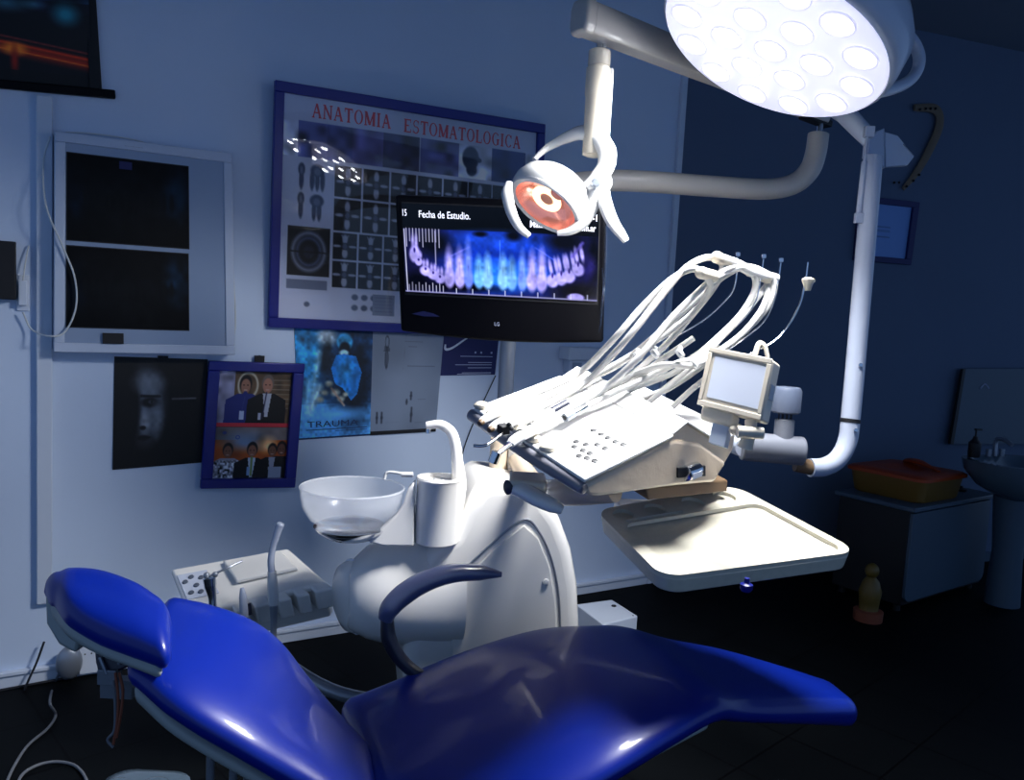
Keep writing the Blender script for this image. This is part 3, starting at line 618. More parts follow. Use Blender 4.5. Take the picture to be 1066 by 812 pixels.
# door panel + seam + screw
bx=B(); dpan=[(486,600),(512,572),(545,546),(560,560),(572,590),(578,630),(580,690),(470,700),(470,640)]
prism(bx,[UQ(x,y,0) for x,y in dpan],UN*.008); dp_=obj('door_panel',bx,'base',t,bevel=.006)
bx=B(); tube(bx,[UQ(x,y,.001) for x,y in [(484,592),(512,566),(545,541),(562,555),(575,585),(582,625),(584,690)]],.0035,8); obj('door_seam',bx,'grey',dp_)
bx=B(); lathe(bx,[(.011,0),(.010,.006),(.0,.009)],UQ(568,606,.008),UN,20); obj('door_screw_cap',bx,'white',dp_)
# post collar and posts
bx=B(); pc=Pd(530,506,2.72); lathe(bx,[(.10,-.06),(.095,.0),(.08,.018),(.0,.022)],pc,Z,36); obj('post_collar',bx,'base',t)
bx=B(); cyl(bx,pc+AX*.025,pc+AX*.025+Z*.16,.036,28); obj('white_post',bx,'white',t)
bx=B(); cyl(bx,pc-AX*.04,pc-AX*.04+Z*.16,.030,28); obj('beige_post',bx,'film',t)
# cup filler column
cc=Pd(454,564,2.48); top=Pd(456,497,2.48); hc=(top-cc).length; cc2=V((cc.x,cc.y,cc.z)); 
bx=B(); hc=top.z-cc.z; lathe(bx,[(.062,0),(.066,.004),(.066,hc-.004),(.069,hc),(.066,hc+.006),(.058,hc+.006),(.056,hc-.006),(0,hc-.006)],cc2,Z,40); cco_=obj('cup_column',bx,'base',t)
bx=B()
for k in range(5): 
    an=k*1.25; ball(bx,cc2+Z*(hc-.005)+AX*.02*math.cos(an)+DP*.02*math.sin(an),.005,(1,1,.4),8)
obj('cup_grille',bx,'grey',cco_)
bx=B(); s0=cc2+AX*.070; tube(bx,[Pd(x,y,2.48) for x,y in [(472,556),(476,530),(478,505),(476,480),(474,462),(469,449),(458,442),(444,443)]],[.006,.018,.023,.018,.0165,.016,.0145,.012],16); cs_=obj('cup_filler_spout',bx,'base',t)
bx=B(); p=Pd(446,445,2.48); cyl(bx,p,p-Z*.018,.007,12); obj('spout_nozzle',bx,'chrome',cs_)
bx=B(); tube(bx,[Pd(425,495,2.42),Pd(412,492,2.42),Pd(403,492,2.42),Pd(400,499,2.42)],.0045,10); cyl(bx,Pd(430,494,2.42),Pd(418,494,2.42),.008,14); obj('bowl_rinse_pipe',bx,'white',t)
# bowl + bracket
bc=Pd(367,507,2.46)
bx=B(); rb=.155; prof_=[(rb,0),(rb*.985,-.03),(rb*.93,-.065),(rb*.80,-.095),(rb*.62,-.115),(rb*.55,-.12)]
lathe(bx,prof_+[(r_-.005,h_+.003) for r_,h_ in prof_[::-1]],bc,Z,56,caps=False); 
bx.verts.ensure_lookup_table()
sb_=obj('spittoon_bowl',bx,'bowl',t,smooth=70)
bx=B(); tube(bx,[bc+AX*rb*math.cos(k*math.pi/20)+DP*rb*math.sin(k*math.pi/20) for k in range(41)],.0028,8,n=1); obj('bowl_rim',bx,'bowl',sb_)
bx=B(); lathe(bx,[(.0,-.085),(.03,-.162),(.075,-.152),(.105,-.130),(.112,-.120),(.10,-.114),(.0,-.125)][1:],bc,Z,40); obj('bowl_dish',bx,'chrome',t)
bx=B(); P=[Pd(400,566,2.46),Pd(432,566,2.46),Pd(432,500,2.46),Pd(426,506,2.46),Pd(421,522,2.46),Pd(414,533,2.46),Pd(400,545,2.46),Pd(385,562,2.46)]; prism(bx,[p-DP*.03 for p in P],DP*.06); obj('bowl_bracket',bx,'base',t,bevel=.006)
# ================================================================== TELEVISION
TQ=Quad(para([(411,203),(632,212),(628,357),(417,345)],2.50))
tb=TQ.p(.5,1)
t=thing('television','black flat television showing a blue panoramic dental x-ray, mounted above the unit','television',tb)
bx=B(); cyl(bx,TQ.p(.5,.6,-.09),TQ.p(.5,.6,-.20),.03,20); obj('mount_stub',bx,'grey',t)
bx=B()
nb=14; low=[TQ.p(i/nb,1+.035*math.sin(math.pi*i/nb),0) for i in range(nb+1)]
prism(bx,[TQ.p(1,0),TQ.p(0,0)]+low,-TQ.n*.045); obj('cabinet',bx,'dark',t,bevel=.010,bseg=4)
bx=B(); TQ.box(bx,.2,.8,.2,.85,-.10,-.045); obj('rear_housing',bx,'dark',t,bevel=.02)
sq=Quad([TQ.p(.035,.055,.0),TQ.p(.965,.055,.0),TQ.p(.965,.705,.0),TQ.p(.035,.705,.0)])
a=Art(330,150,(.004,.005,.012))
v0=.27
a.rect(.0,1,v0,.985,(.05,.05,.22))
a.mix(np.clip((a.V-.28)*8,0,1)*np.clip((.985-a.V)*60,0,1),(.06,.06,.24),.9)
a.ell(.51,.56,.30,.42,(.05,.18,.66),.8,.95); a.rect(0,1,0,v0-.005,(.004,.005,.012))
a.ell(.50,.36,.26,.10,(.10,.28,.82),.9,.55); a.ell(.5,.75,.22,.16,(.14,.45,.98),.8,.85)
for (u,v,ru,rv) in [(.40,.30,.035,.03),(.57,.30,.04,.06),(.16,.42,.09,.14),(.83,.34,.09,.10),(.98,.5,.03,.3),(.3,.9,.2,.05),(.90,.88,.13,.09),(.06,.86,.07,.12)]: a.ell(u,v,ru,rv,(.008,.008,.05),.8,.85)
a.line((.50,.36),(.50,.60),.006,(.30,.50,.98),.5); a.line((.25,.55),(.34,.45),.012,(.3,.35,.85),.6); a.line((.68,.42),(.78,.55),.010,(.25,.35,.85),.5)
lv=(.68,.64,1.0)
teeth=[(.055,.52,.028,.12,.1),(.075,.62,.02,.06,0),(.11,.72,.032,.07,.3),(.15,.76,.032,.07,.3),(.185,.80,.028,.07,.2)]
for (u,v,ru,rv,rt) in teeth:
    a.ell(u,v+rv*.25,ru,rv*.8,lv,.35,.85,rt); a.ell(u-.008,v-rv*.9,.010,rv*.8,lv,.6,.6); a.ell(u+.010,v-rv*.9,.010,rv*.8,lv,.6,.6); a.ell(u,v-rv*.1,.006,rv*.25,(.15,.12,.45),.6,.8)
for (u,w,up,dn,c) in [(.235,.026,.26,.14,lv),(.29,.026,.26,.14,lv),(.335,.022,.33,.10,(.42,.52,.98)),(.39,.024,.20,.12,(.42,.70,1)),(.435,.026,.22,.12,(.50,.74,1)),(.515,.026,.22,.12,(.50,.74,1)),(.56,.024,.20,.12,(.45,.70,1)),(.615,.022,.26,.12,(.42,.55,.98)),(.665,.026,.26,.14,lv),(.715,.026,.28,.14,lv)]:
    w*=1.12; a.ell(u,.79-up*.45,w*.75,up*.75,c,.9,.85); a.ell(u,.80,w,.11,c,.4,.9); a.ell(u,.70,.003,.07,tuple(x*.7 for x in c),.9,.3)
for (u,v,rt) in [(.77,.76,-.2),(.815,.73,-.3),(.855,.70,-.35),(.90,.62,-.5)]:
    a.ell(u,v+.02,.032,.075,lv,.35,.88,rt); a.ell(u-.01,v-.13,.011,.10,lv,.6,.7,-.2); a.ell(u+.018,v-.15,.011,.10,lv,.6,.7,-.2); a.ell(u,v-.04,.006,.03,(.2,.16,.5),.6,.8)
a.line((.87,.50),(.92,.35),.02,(.34,.30,.70),.6); a.ell(.89,.955,.045,.05,lv,.3,.9)
a.ell(.96,.6,.03,.12,(.14,.12,.42),.9,.8); a.noise(30,.07,(a.V>v0)); a.noise(12,.10,(a.V>v0))
w_=(.85,.86,1)
a.line((0.004,.28),(0.012,.99),.006,w_,.8); a.line((0,.975),(1,.975),.008,(.55,.55,.75),.8)
for i in range(11): a.line((.015+.017*i,.27),(.015+.017*i,.27+(.14 if i%5 else .2)),.005,(.7,.7,.85),.8); a.line((.02+.018*i,.97),(.02+.018*i,.87 if i%2 else .90),.004,(.75,.75,.9),.8)
a.line((.165,.29),(.165,.66),.006,(.7,.7,.9),.7)
for i in range(9): a.line((.27+.085*i,.97),(.27+.085*i,.92),.005,w_,.8)
a.rect(0,1,.985,1,(.004,.004,.01))
bx=B(); TQ.box(bx,.030,.970,.045,.720,0,.0015); obj('bezel_recess',bx,'matteblack',t)
a.build('lit_screen',sq,'screen',t,0,1,0,1,.0025)
bx=B(); text_bm(bx,'15',sq,.0,.135,.022,.075,.004,.01); text_bm(bx,'Fecha de Estudio.',sq,.085,.145,.35,.078,.004,.012)
text_bm(bx,'Mail:',sq,.655,.20,.72,.075,.004,.012); text_bm(bx,'nt.com.ar',sq,.86,.215,.985,.07,.004,.012); text_bm(bx,'(54-1',sq,.925,.105,.99,.07,.004,.012); text_bm(bx,'C',sq,.655,.08,.672,.07,.004,.012); text_bm(bx,'so',sq,.955,-.01,.985,.05,.004,.012); obj('screen_lettering',bx,'white_ink',t,smooth=0)
bx=B(); text_bm(bx,'LG',TQ,.470,.915,.495,.028,.0015,.01); obj('maker_logo',bx,'pale_ink',t,smooth=0)
bx=B(); P=[TQ.p(.06,.86,.001),TQ.p(.12,.835,.001),TQ.p(.17,.85,.001),TQ.p(.20,.87,.001),TQ.p(.12,.875,.001)]; bx.faces.new([bx.verts.new(p) for p in P]); obj('reflective_badge',bx,'navycard',t,smooth=0)
bx=B(); tube(bx,[TQ.p(.985,.45,.006),TQ.p(.995,.6,.012),TQ.p(.985,.72,.01),TQ.p(.985,.85,.014),TQ.p(.975,.92,.02)],[.002,.005,.003,.004,.001],8,flat=.4); tube(bx,[TQ.p(.997,.15,.004),TQ.p(1.0,.5,.006),TQ.p(.99,.8,.01)],[.001,.0025,.001],8); obj('film_wrap_edge',bx,'glass',t)
# ================================================================== OPERATING LAMP (small, on the post)
PX=Pd(525,430,2.82); PX0=V((PX.x,PX.y,0)); pz0=pc.z-.05
t=thing('dental_lamp','white dental operating lamp with pinkish reflector hanging in front of the television','dental lamp',V((PX.x,PX.y,pz0)))
zt=Pd(560,188,2.60).z
bx=B(); cyl(bx,V((PX.x,PX.y,pz0)),V((PX.x,PX.y,zt-.05)),.027,28); obj('post',bx,'grey',t)
J=Pd(849,160,2.84); 
bx=B(); tube(bx,[V((PX.x,PX.y,zt-.06)),V((PX.x,PX.y,zt-.02))+AX*.02,V((PX.x,PX.y,zt))+AX*.08,Pd(640,188,2.74),Pd(740,194,2.80),Pd(795,197,2.82),Pd(825,192,2.84),Pd(842,178,2.84),Pd(849,160,2.84),Pd(852,140,2.84)],.036,20); obj('bent_arm_tube',bx,'enamel',t,smooth=60)
bx=B(); cyl(bx,Pd(852,142,2.84),Pd(855,122,2.84),.010,14); obj('pivot_pin',bx,'chrome',t)
Lb=Pd(612,20,2.20); Rb=Pd(858,118,2.86); bd=(Rb-Lb).normalized(); bs=bd.cross(Z).normalized(); bu=bs.cross(bd).normalized()
bx=B(); Ln=(Rb-Lb).length
for (c_,hw,hh) in ((0,.026,.032),): pass
rings=[]
for s,k in ((0,1.0),(.3,.98),(.7,.92),(1,.85)):
    c=Lb+bd*Ln*s; prof_=[(-1,-.55),(-.8,-1),(.8,-1),(1,-.55),(1,.55),(.75,1),(-.75,1),(-1,.55)]
    rings.append([c+bs*(x*.034*k)+bu*(y*.042*k) for x,y in prof_])
loft(bx,rings); beam_=obj('spring_arm_beam',bx,'enamel',t,bevel=.004)
bx=B(); rings=[[Lb+bd*h+bs*(x*.037*s)+bu*(y*.046*s) for x,y in prof_] for h,s in((-.035,.86),(-.028,1),(.0,1.0))]; loft(bx,rings); obj('beam_end_cap',bx,'enamel',beam_,bevel=.004)
bx=B(); boxf(bx,Rb,bd,bs,bu,(-.12,.03),(-.02,.02),(-.045,-.02)); obj('joint_block',bx,'matteblack',t,bevel=.006)
for s in(.14,.30):
    bx=B(); boxf(bx,Lb+bd*Ln*s,bd,bs,bu,(-.04,.04),(-.036,-.032),(-.022,-.014)); obj('beam_slot',bx,'viewer',beam_)
Ct=Pd(624,60,2.26); Cb=Pd(625,160,2.26); Cb=V((Ct.x,Ct.y,Cb.z))
bx=B(); cyl(bx,Ct-Z*.02,Pd(625,30,2.26),.011,16); cyl(bx,Ct+AX*.012-Z*.01,Ct+AX*.012+Z*.075,.005,10); obj('hanger_pin',bx,'chrome',t)
bx=B(); lathe(bx,[(.026,.02),(.031,.016),(.031,-.02),(.028,-.024),(.0345,-.03),(.0345,-.10),(.032,-.11),(.032,-(Ct.z-Cb.z)),(.02,-(Ct.z-Cb.z)-.005)],Ct,Z,32)
obj('hanging_column',bx,'cream',t)
bx=B(); boxf(bx,Ct,AX,DP,Z,(.030,.041),(-.014,.014),(-(Ct.z-Cb.z)-.01,-.03)); obj('column_cover_strip',bx,'white',t,bevel=.003)
DL=2.26
hn=camdir(-.50,-.77,.39); hc_=Pd(568,214,DL)      # face normal and face centre
he1=camdir(.80,-.58,0); he1=(he1-hn*he1.dot(hn)).normalized(); he2=hn.cross(he1)
def HP(x,y,z): return hc_+he1*x+he2*y+hn*z
bx=B(); prof_=[(.098,.0),(.106,-.012),(.108,-.035),(.100,-.065),(.080,-.090),(.048,-.106),(0,-.112)]
rings=[]
for r_,h_ in prof_[:-1]: rings.append([HP(r_*1.10*math.cos(k*math.pi/24),r_*.92*math.sin(k*math.pi/24),h_) for k in range(48)])
rings.append([HP(.01*math.cos(k*math.pi/24),.01*math.sin(k*math.pi/24),-.112) for k in range(48)])
loft(bx,rings); 
bmesh.ops.delete(bx,geom=[f for f in bx.faces if len(f.verts)==48 and (f.calc_center_median()-hc_).dot(hn)>-.02],context='FACES')
lh_=obj('lamp_housing',bx,'white',t,smooth=60)
bx=B(); rings=[[HP(r_*1.10*math.cos(k*math.pi/24),r_*.92*math.sin(k*math.pi/24),h_) for k in range(48)] for r_,h_ in((.086,.004),(.098,.006),(.102,.0),(.098,-.006),(.086,.004))]
R_=[[bx.verts.new(p) for p in r] for r in rings]
for A_,B_ in zip(R_,R_[1:]):
    for k in range(48): bx.faces.new((A_[k],A_[(k+1)%48],B_[(k+1)%48],B_[k]))
obj('front_ring',bx,'white',t,smooth=60)
bx=B(); prof_=[(.088,.002),(.080,-.025),(.060,-.048),(.034,-.058),(.002,-.060)]; R_=[[bx.verts.new(HP(r_*1.10*math.cos(k*math.pi/24),r_*.92*math.sin(k*math.pi/24),h_)) for k in range(48)] for r_,h_ in prof_]
for A_,B_ in zip(R_,R_[1:]):
    for k in range(48): bx.faces.new((A_[k],A_[(k+1)%48],B_[(k+1)%48],B_[k]))
rf_=obj('reflector',bx,'reflector',t,smooth=70)
bx=B(); lathe(bx,[(.022,0),(.045,0),(.045,.004),(.022,.004),(.022,0)],HP(-.008,.0,-.022),hn,32,caps=False); obj('glowing_ring',bx,'glow',rf_)
bx=B(); lathe(bx,[(.0,.004),(.019,.0),(.021,-.02)][::-1],HP(-.008,0,-.018),hn,24); obj('bulb_cap',bx,'capk',rf_)
bx=B(); lathe(bx,[(.022,-.004),(.020,.004),(0,.006)],HP(.012,.046,-.022),hn,24); obj('orange_reflection_spot',bx,'reflection_tint',rf_)  # reflection in the bowl, put in as a small glowing disc
bx=B(); boxf(bx,HP(-.035,-.06,-.05),he1,he2,hn,(-.022,.022),(-.05,-.035),(-.006,.004)); obj('switch_slot',bx,'matteblack',lh_,bevel=.003)
for k in range(8):
    an=-1.9+.16*k; bx=B(); ball(bx,HP(.104*1.10*math.cos(an),.104*.92*math.sin(an),-.050),.0032,seg=8); obj('vent_hole',bx,'matteblack',lh_)
# yoke: arc from column foot to the sides
K=Pd(628,190,2.26)
bx=B(); tube(bx,[Pd(556,166,2.34),Pd(568,155,2.36),Pd(580,148,2.36),Pd(590,143,2.34),Pd(606,138,2.30),Pd(621,143,2.27),Pd(631,156,2.25),Pd(631,172,2.24),Pd(622,186,2.24),Pd(612,196,2.25)],[.008,.012,.016,.020,.024,.027,.027,.025,.023,.020],14,flat=.8); obj('yoke_arc',bx,'white',t,smooth=60)
bx=B(); tube(bx,[Pd(618,198,2.24),Pd(616,214,2.24),Pd(607,231,2.24),Pd(594,240,2.24),Pd(580,243,2.24)],[.022,.024,.021,.015,.008],14,flat=.8); obj('lower_bail',bx,'white',t,smooth=60)
bx=B(); ball(bx,K,.025,(1,1,1.2)); obj('yoke_knob',bx,'white',t)
bx=B(); lathe(bx,[(.013,0),(.013,.02),(.009,.024),(.0,.024)],Pd(620,192,2.22),BK,20); obj('joint_screw',bx,'grey',t)
bx=B(); lathe(bx,[(.009,0),(.009,.01),(.0,.012)],Pd(600,203,2.21),BK,16); obj('joint_screw',bx,'chrome',t)
bx=B(); tube(bx,[Pd(628,196,2.24),Pd(630,212,2.22),Pd(637,230,2.21),Pd(646,243,2.20),Pd(652,251,2.20)],[.017,.021,.019,.015,.010],14,flat=.6); obj('grip_handle',bx,'white',t,smooth=60)
bx=B(); tube(bx,[Pd(530,190,2.22),Pd(528,202,2.20),Pd(532,220,2.19),Pd(540,236,2.18),Pd(551,246,2.18)],[.010,.0165,.015,.012,.008],14,flat=.6); obj('grip_handle',bx,'white',t,smooth=60)
# ================================================================== SURGICAL LAMP
ln=camdir(-.45,-.89,.06); lc=Pd(806,45,2.04); le1=camdir(.89,-.45,0); le1=(le1-ln*le1.dot(ln)).normalized(); le2=ln.cross(le1)
def LP(r_,an,h): return lc+(le1*math.cos(an)+le2*math.sin(an))*r_+ln*h
pb=Pd(806,468,2.36)
t=surg=thing('surgical_lamp','large round lit LED surgical lamp on a tall bent white pole at upper right','surgical lamp',pb)
bx=B(); lathe(bx,[(.288,.012),(.299,.004),(.305,-.02),(.308,-.08),(.29,-.115),(.21,-.145),(.08,-.16),(0,-.16)],lc,ln,72); obj('lamp_housing',bx,'lampbody',t,smooth=50)
bx=B(); lathe(bx,[(0,.010),(.285,.010),(.289,.014),(.282,.019),(0,.019)],lc,ln,72,caps=False); obj('front_diffuser',bx,'ledface',t)
for (n_,rad,ph) in ((12,.228,.13),(6,.117,.3),(1,0,0)):
    for k in range(n_):
        c=LP(rad,ph+2*math.pi*k/n_,.020); bx=B(); lathe(bx,[(.039,0),(.038,.004),(.028,.007),(0,.008)],c,ln,24); le_=obj('led_lens',bx,'lens',t)
        bx=B(); lathe(bx,[(.020,.0075),(.018,.0095),(0,.0105)],c,ln,18); obj('led_core',bx,'core',le_)
        bx=B(); lathe(bx,[(.039,0),(.044,0),(.044,.004),(.039,.004),(.039,0)],c,ln,24,caps=False); obj('lens_ring',bx,'lensring',le_)
bx=B(); tube(bx,[Pd(900,36,2.12),Pd(925,33,2.22),Pd(941,35,2.30),Pd(952,46,2.30),Pd(957,62,2.30),Pd(952,78,2.30),Pd(938,89,2.28),Pd(915,95,2.22),Pd(890,92,2.14)],.020,16,flat=.8); sh_=obj('side_handle',bx,'lampbody',t,smooth=60)
bx=B(); cyl(bx,Pd(944,48,2.30),Pd(930,84,2.30),.003,8); obj('handle_wire',bx,'chrome',sh_)
bx=B(); tube(bx,[LP(0,0,-.14),Pd(862,95,2.50),Pd(880,118,2.46),Pd(906,146,2.42)],[.045,.045,.036,.030],16,flat=.7); obj('upper_arm',bx,'lampbody',t,smooth=60)
pt=Pd(909,163,2.40); pbn=Pd(884,445,2.40)
bx=B(); tube(bx,[pt,Pd(903,235,2.40),Pd(894,340,2.40),Pd(886,430,2.40),Pd(882,460,2.40),Pd(872,478,2.39),Pd(858,486,2.38),Pd(843,487,2.37)],.0275,22); bp_=obj('bent_pole',bx,'pole',t,smooth=60)
bx=B(); tube(bx,[Pd(885.5,436,2.40),Pd(885,440,2.40)],.0285,22); obj('pole_seam_ring',bx,'matteblack',bp_)
for (x,y) in ((899,380),(894,448)):
    bx=B(); lathe(bx,[(.006,0),(.006,.008),(0,.01)],Pd(x-4,y,2.375),BK,12); obj('pole_screw',bx,'chrome',bp_)
bx=B(); prism(bx,[Pd(905,140,2.40),Pd(921,133,2.41),Pd(921,176,2.41),Pd(915,165,2.40),Pd(903,163,2.40)],DP*.04); obj('pivot_bracket',bx,'lampbody',t,bevel=.003)
bx=B(); prism(bx,[Pd(921,137,2.41),Pd(935,141,2.41),Pd(952,163,2.41),Pd(945,172,2.41),Pd(922,174,2.41)],DP*.02); obj('side_flap',bx,'lampbody',t,bevel=.003)
bx=B(); cyl(bx,Pd(940,150,2.40),Pd(951,162,2.40),.002,8); obj('flap_edge_pin',bx,'chrome',t)
bx=B(); cyl(bx,Pd(903,142,2.39),Pd(900,168,2.39),.005,12); cyl(bx,Pd(900,168,2.39),Pd(894,222,2.39),.0085,16); boxf(bx,Pd(894,226,2.39),AX,DP,Z,(-.011,.011),(-.01,.01),(-.018,.012)); boxf(bx,Pd(904,138,2.39),AX,DP,Z,(-.012,.016),(-.01,.01),(-.014,.018)); obj('gas_spring',bx,'pole',t,bevel=.002)
bx=B(); prism(bx,[Pd(901,229,2.39),Pd(913,223,2.39),Pd(911,238,2.39)],DP*.02); obj('spring_bracket',bx,'grey',t)
bx=B(); cyl(bx,Pd(845,487,2.37),Pd(828,483,2.37),.022,20); obj('pole_coupling',bx,'brown',t)
bx=B(); cyl(bx,Pd(836,470,2.36),Pd(772,464,2.36),.042,30); cyl(bx,Pd(815,462,2.36),Pd(817,436,2.36),.028,24); jc_=obj('joint_cylinder',bx,'trimgrey',t,bevel=.006)
bx=B(); lathe(bx,[(.036,-.05),(.042,-.045),(.042,.015),(.036,.025),(0,.027)],Pd(819,412,2.36),Z,28); obj('joint_cap',bx,'joint',jc_)
bx=B()
for k in range(7): 
    p=Pd(811+k*2.2,431,2.345); tube(bx,[p+Z*.01,p-Z*.008+AX*.004*(k%2),p-Z*.02],.0022,6)
obj('joint_wiring',bx,'wireblack',jc_)
bx=B(); z_=Pd(775,466,2.36).z-.01; q1=Pd(775,466,2.36); q2=Pd(690,460,2.74); q2.z=z_; tube(bx,[q1,q1+(q2-q1)*.5+AX*.04,q2,V((PX.x,PX.y,z_))+DP*.0],.028,18); obj('support_arm',bx,'pole',t)
# ================================================================== INSTRUMENT CONSOLE
cA,cB,cC,cD=para([(493,432),(608,508),(768,452),(650,395)],2.05)
fx=(cA-cB).normalized(); WU=(cA-cB).length
fy=(cC-cB); fy=(fy-fx*fy.dot(fx)); LU=fy.length; fy.normalize(); fz=fx.cross(fy); 
if fz.z<0: fz=-fz
sy=(cC-cB).normalized(); sN=sy.cross(Z).normalized()        # right side face
def SQ(px,py,o=0): return PP(px,py,cB,sN)
t=con=thing('instrument_console','cream dental instrument console with keypad, sloping towards the camera above the chair','instrument console',cB*.5+cC*.5-Z*.10)
low=[(608,505),(611,517),(622,519),(690,509),(744,503),(765,470),(768,452),(747,461),(716,441),(703,462),(696,459)]
P=[SQ(*p) for p in low]
# slab body, extruded across the console width
bx=B(); wedge=[SQ(*p) for p in [(608,505),(612,517),(624,518),(700,507),(744,503),(757,482),(730,462),(702,457)]]
prism(bx,wedge,fx*WU*.985)
obj('front_wedge',bx,'film',t,bevel=.010,bseg=4)
bx=B(); rear=[SQ(*p) for p in [(676,480),(716,441),(747,460),(768,452),(765,470),(745,503),(690,509)]]
prism(bx,[p+fx*.006 for p in rear],fx*(WU*.97)); obj('rear_housing',bx,'film',t,bevel=.006)
# white top cover following wedge top
tN=(fx.cross((SQ(702,457)-SQ(608,505)))).normalized(); 
if tN.z<0: tN=-tN
bx=B(); p0=SQ(607,503); p1=SQ(700,456); dv=(p1-p0)
prism(bx,[p0-fx*.004+tN*.001,p1-fx*.004+tN*.001,p1+fx*(WU-.004)+tN*.001,p0+fx*(WU-.004)+tN*.001],tN*.010); tcv_=obj('top_cover',bx,'white',t,bevel=.004)
KQ=Quad([p1+tN*.011+fx*WU,p1+tN*.011,p0+tN*.011,p0+tN*.011+fx*WU])
r0=SQ(716,441); r1=SQ(747,460); r2=SQ(768,452); tN2=tN
bx=B(); 
pl=[r0,r1,r2]; prism(bx,[r0-fx*.002,r1-fx*.002,r1-fx*.002+Z*.006,r0-fx*.002+Z*.006],fx*(WU*.97)); prism(bx,[r1-fx*.002,r2-fx*.002,r2-fx*.002+Z*.006,r1-fx*.002+Z*.006],fx*(WU*.97)); prism(bx,[p1+tN*.006,r0+Z*.0,r0+Z*.006,p1+tN*.012],fx*(WU*.97))
obj('rear_cover',bx,'white',t,bevel=.002)
def KT(px,py,h=0): return PP(px,py,p0+tN*(.011+h),tN)
for (x,y) in [(618,448),(626,452),(633,456),(641,460),(649,463),(600,460),(610,463),(598,465),(607,469),(622,463),(630,467),(603,475),(611,477),(619,480),(614,472)]:
    bx=B(); c=KT(x,y); lathe(bx,[(.0078,0),(.0078,.0012),(.0062,.0018),(.0062,.0008),(.003,.0008),(0,.0012)],c,tN,16); obj('keypad_button',bx,'cabdark',tcv_)
bx=B(); w0=KT(646,437); 
for i in range(4): boxf(bx,w0+fx*(-.012*i),fx,fy,tN,(0,.008),(0,.006),(0,.0008))
obj('faint_lettering',bx,'pale_ink',tcv_)
# gauge wheel in the side
bx=B(); prism(bx,[SQ(704,486)-sN*-.0,SQ(733,484),SQ(733,495),SQ(704,497)],-fx*.006); gb_=obj('gauge_bezel',bx,'cabdark',t,bevel=.002)
gw=SQ(718.5,490.5)-fx*.002
bx=B(); lathe(bx,[(.012,-.026),(.020,-.024),(.022,0),(.020,.024),(.012,.026)],gw,sy,28); 
obj('gauge_wheel',bx,'chrome',gb_)
bx=B(); boxf(bx,gw-fx*.022,sy,Z,fx,(-.018,.018),(-.006,.008),(-.001,.001)); obj('gauge_scale',bx,'viewer',gb_)
# front rail in grey, hung with film
bx=B(); f0=SQ(609,511)-fx*.004-sy*.006; f0=f0+Z*.006; tube(bx,[f0+fx*.004,f0+fx*.02,f0+fx*WU*.5-sy*.006,f0+fx*(WU+.01)],[.006,.013,.015,.014],14,flat=1.1); fr_=obj('front_rail',bx,'rail',t)
for k in range(6):
    bx=B(); c=f0+fx*WU*(.98-.125*k)+tN*.028+sy*.02; ball(bx,c,.019,(1.1,1.1,.65),14); obj('handpiece_rest',bx,'cream',fr_)
# support arm, handle
bx=B(); ap=Pd(617,520,1.90); tube(bx,[pc+Z*.09+AX*.02,Pd(560,508,2.35),Pd(590,512,2.10),Pd(640,508,2.00)],[.03,.034,.036,.036],16); obj('swing_arm',bx,'film',t,smooth=60)
bx=B(); tube(bx,[Pd(530,507,1.97),Pd(545,511,1.94),Pd(560,519,1.92),Pd(575,526,1.90),Pd(585,531,1.90)],[.019,.026,.026,.023,.013],16,flat=.75); obj('pull_handle',bx,'white',t,smooth=60)
bx=B(); boxf(bx,Pd(556,508,1.95),AX,DP,Z,(-.06,.03),(-.015,.10),(-.01,.02)); obj('handle_bracket',bx,'cream',t,bevel=.008)
bx=B(); lathe(bx,[(.016,0),(.018,.008),(.012,.012),(0,.012)],Pd(531,507,1.95),-AX*.8-DP*.6,18); obj('handle_knob',bx,'armdark',t)
# pedestal block beneath
bx=B(); prism(bx,[Pd(672,508,1.95),Pd(758,500,2.21),Pd(757,512,2.21),Pd(675,521,1.95)],-fx*-.18); obj('mounting_block',bx,'brown',t,bevel=.004)
# whip arm holder
WT=Pd(770,276,2.15)
hold=[(737,285),(745,270),(768,275),(785,283),(806,289)]
bx=B(); tube(bx,[Pd(748,268,2.09),Pd(765,274,2.13),Pd(785,284,2.17),Pd(808,290,2.21)],[.012,.013,.014,.013],14); hb_=obj('hose_holder_bar',bx,'white',t)
for (x,y,tt,x2,y2) in [(730,284,2.20,744,288),(746,268,2.24,758,273),(781,282,2.32,800,290)]:
    bx=B(); cyl(bx,Pd(x,y,tt-.15),Pd(x2,y2,tt-.12),.015,20); ball(bx,Pd(x,y,tt-.15),.016,seg=14); obj('hose_clamp',bx,'cream',hb_)
bx=B(); tube(bx,[Pd(745,288,2.09),Pd(757,283,2.12),Pd(770,278,2.13)],.009,10); obj('clamp_link',bx,'white',hb_)
for (p,q_) in [((767,275),(768,266)),((793,284),(795,268)),((811,288),(813,272))]:
    bx=B(); cyl(bx,Pd(*p,2.30),Pd(*q_,2.30),.002,8); cyl(bx,Pd(q_[0],q_[1]+1,2.15),Pd(q_[0],q_[1]-3,2.15),.0065,12); obj('spring_pin',bx,'chrome',hb_)
for pts in ([(768,272),(764,300),(750,318),(730,335),(700,352)],[(792,290),(786,315),(768,338),(740,356),(705,380)],[(810,292),(806,312),(795,335),(775,352),(755,366)]):
    bx=B(); tube(bx,[Pd(x,y,2.17) for x,y in pts],.0022,8); obj('whip_wire',bx,'chrome',t)
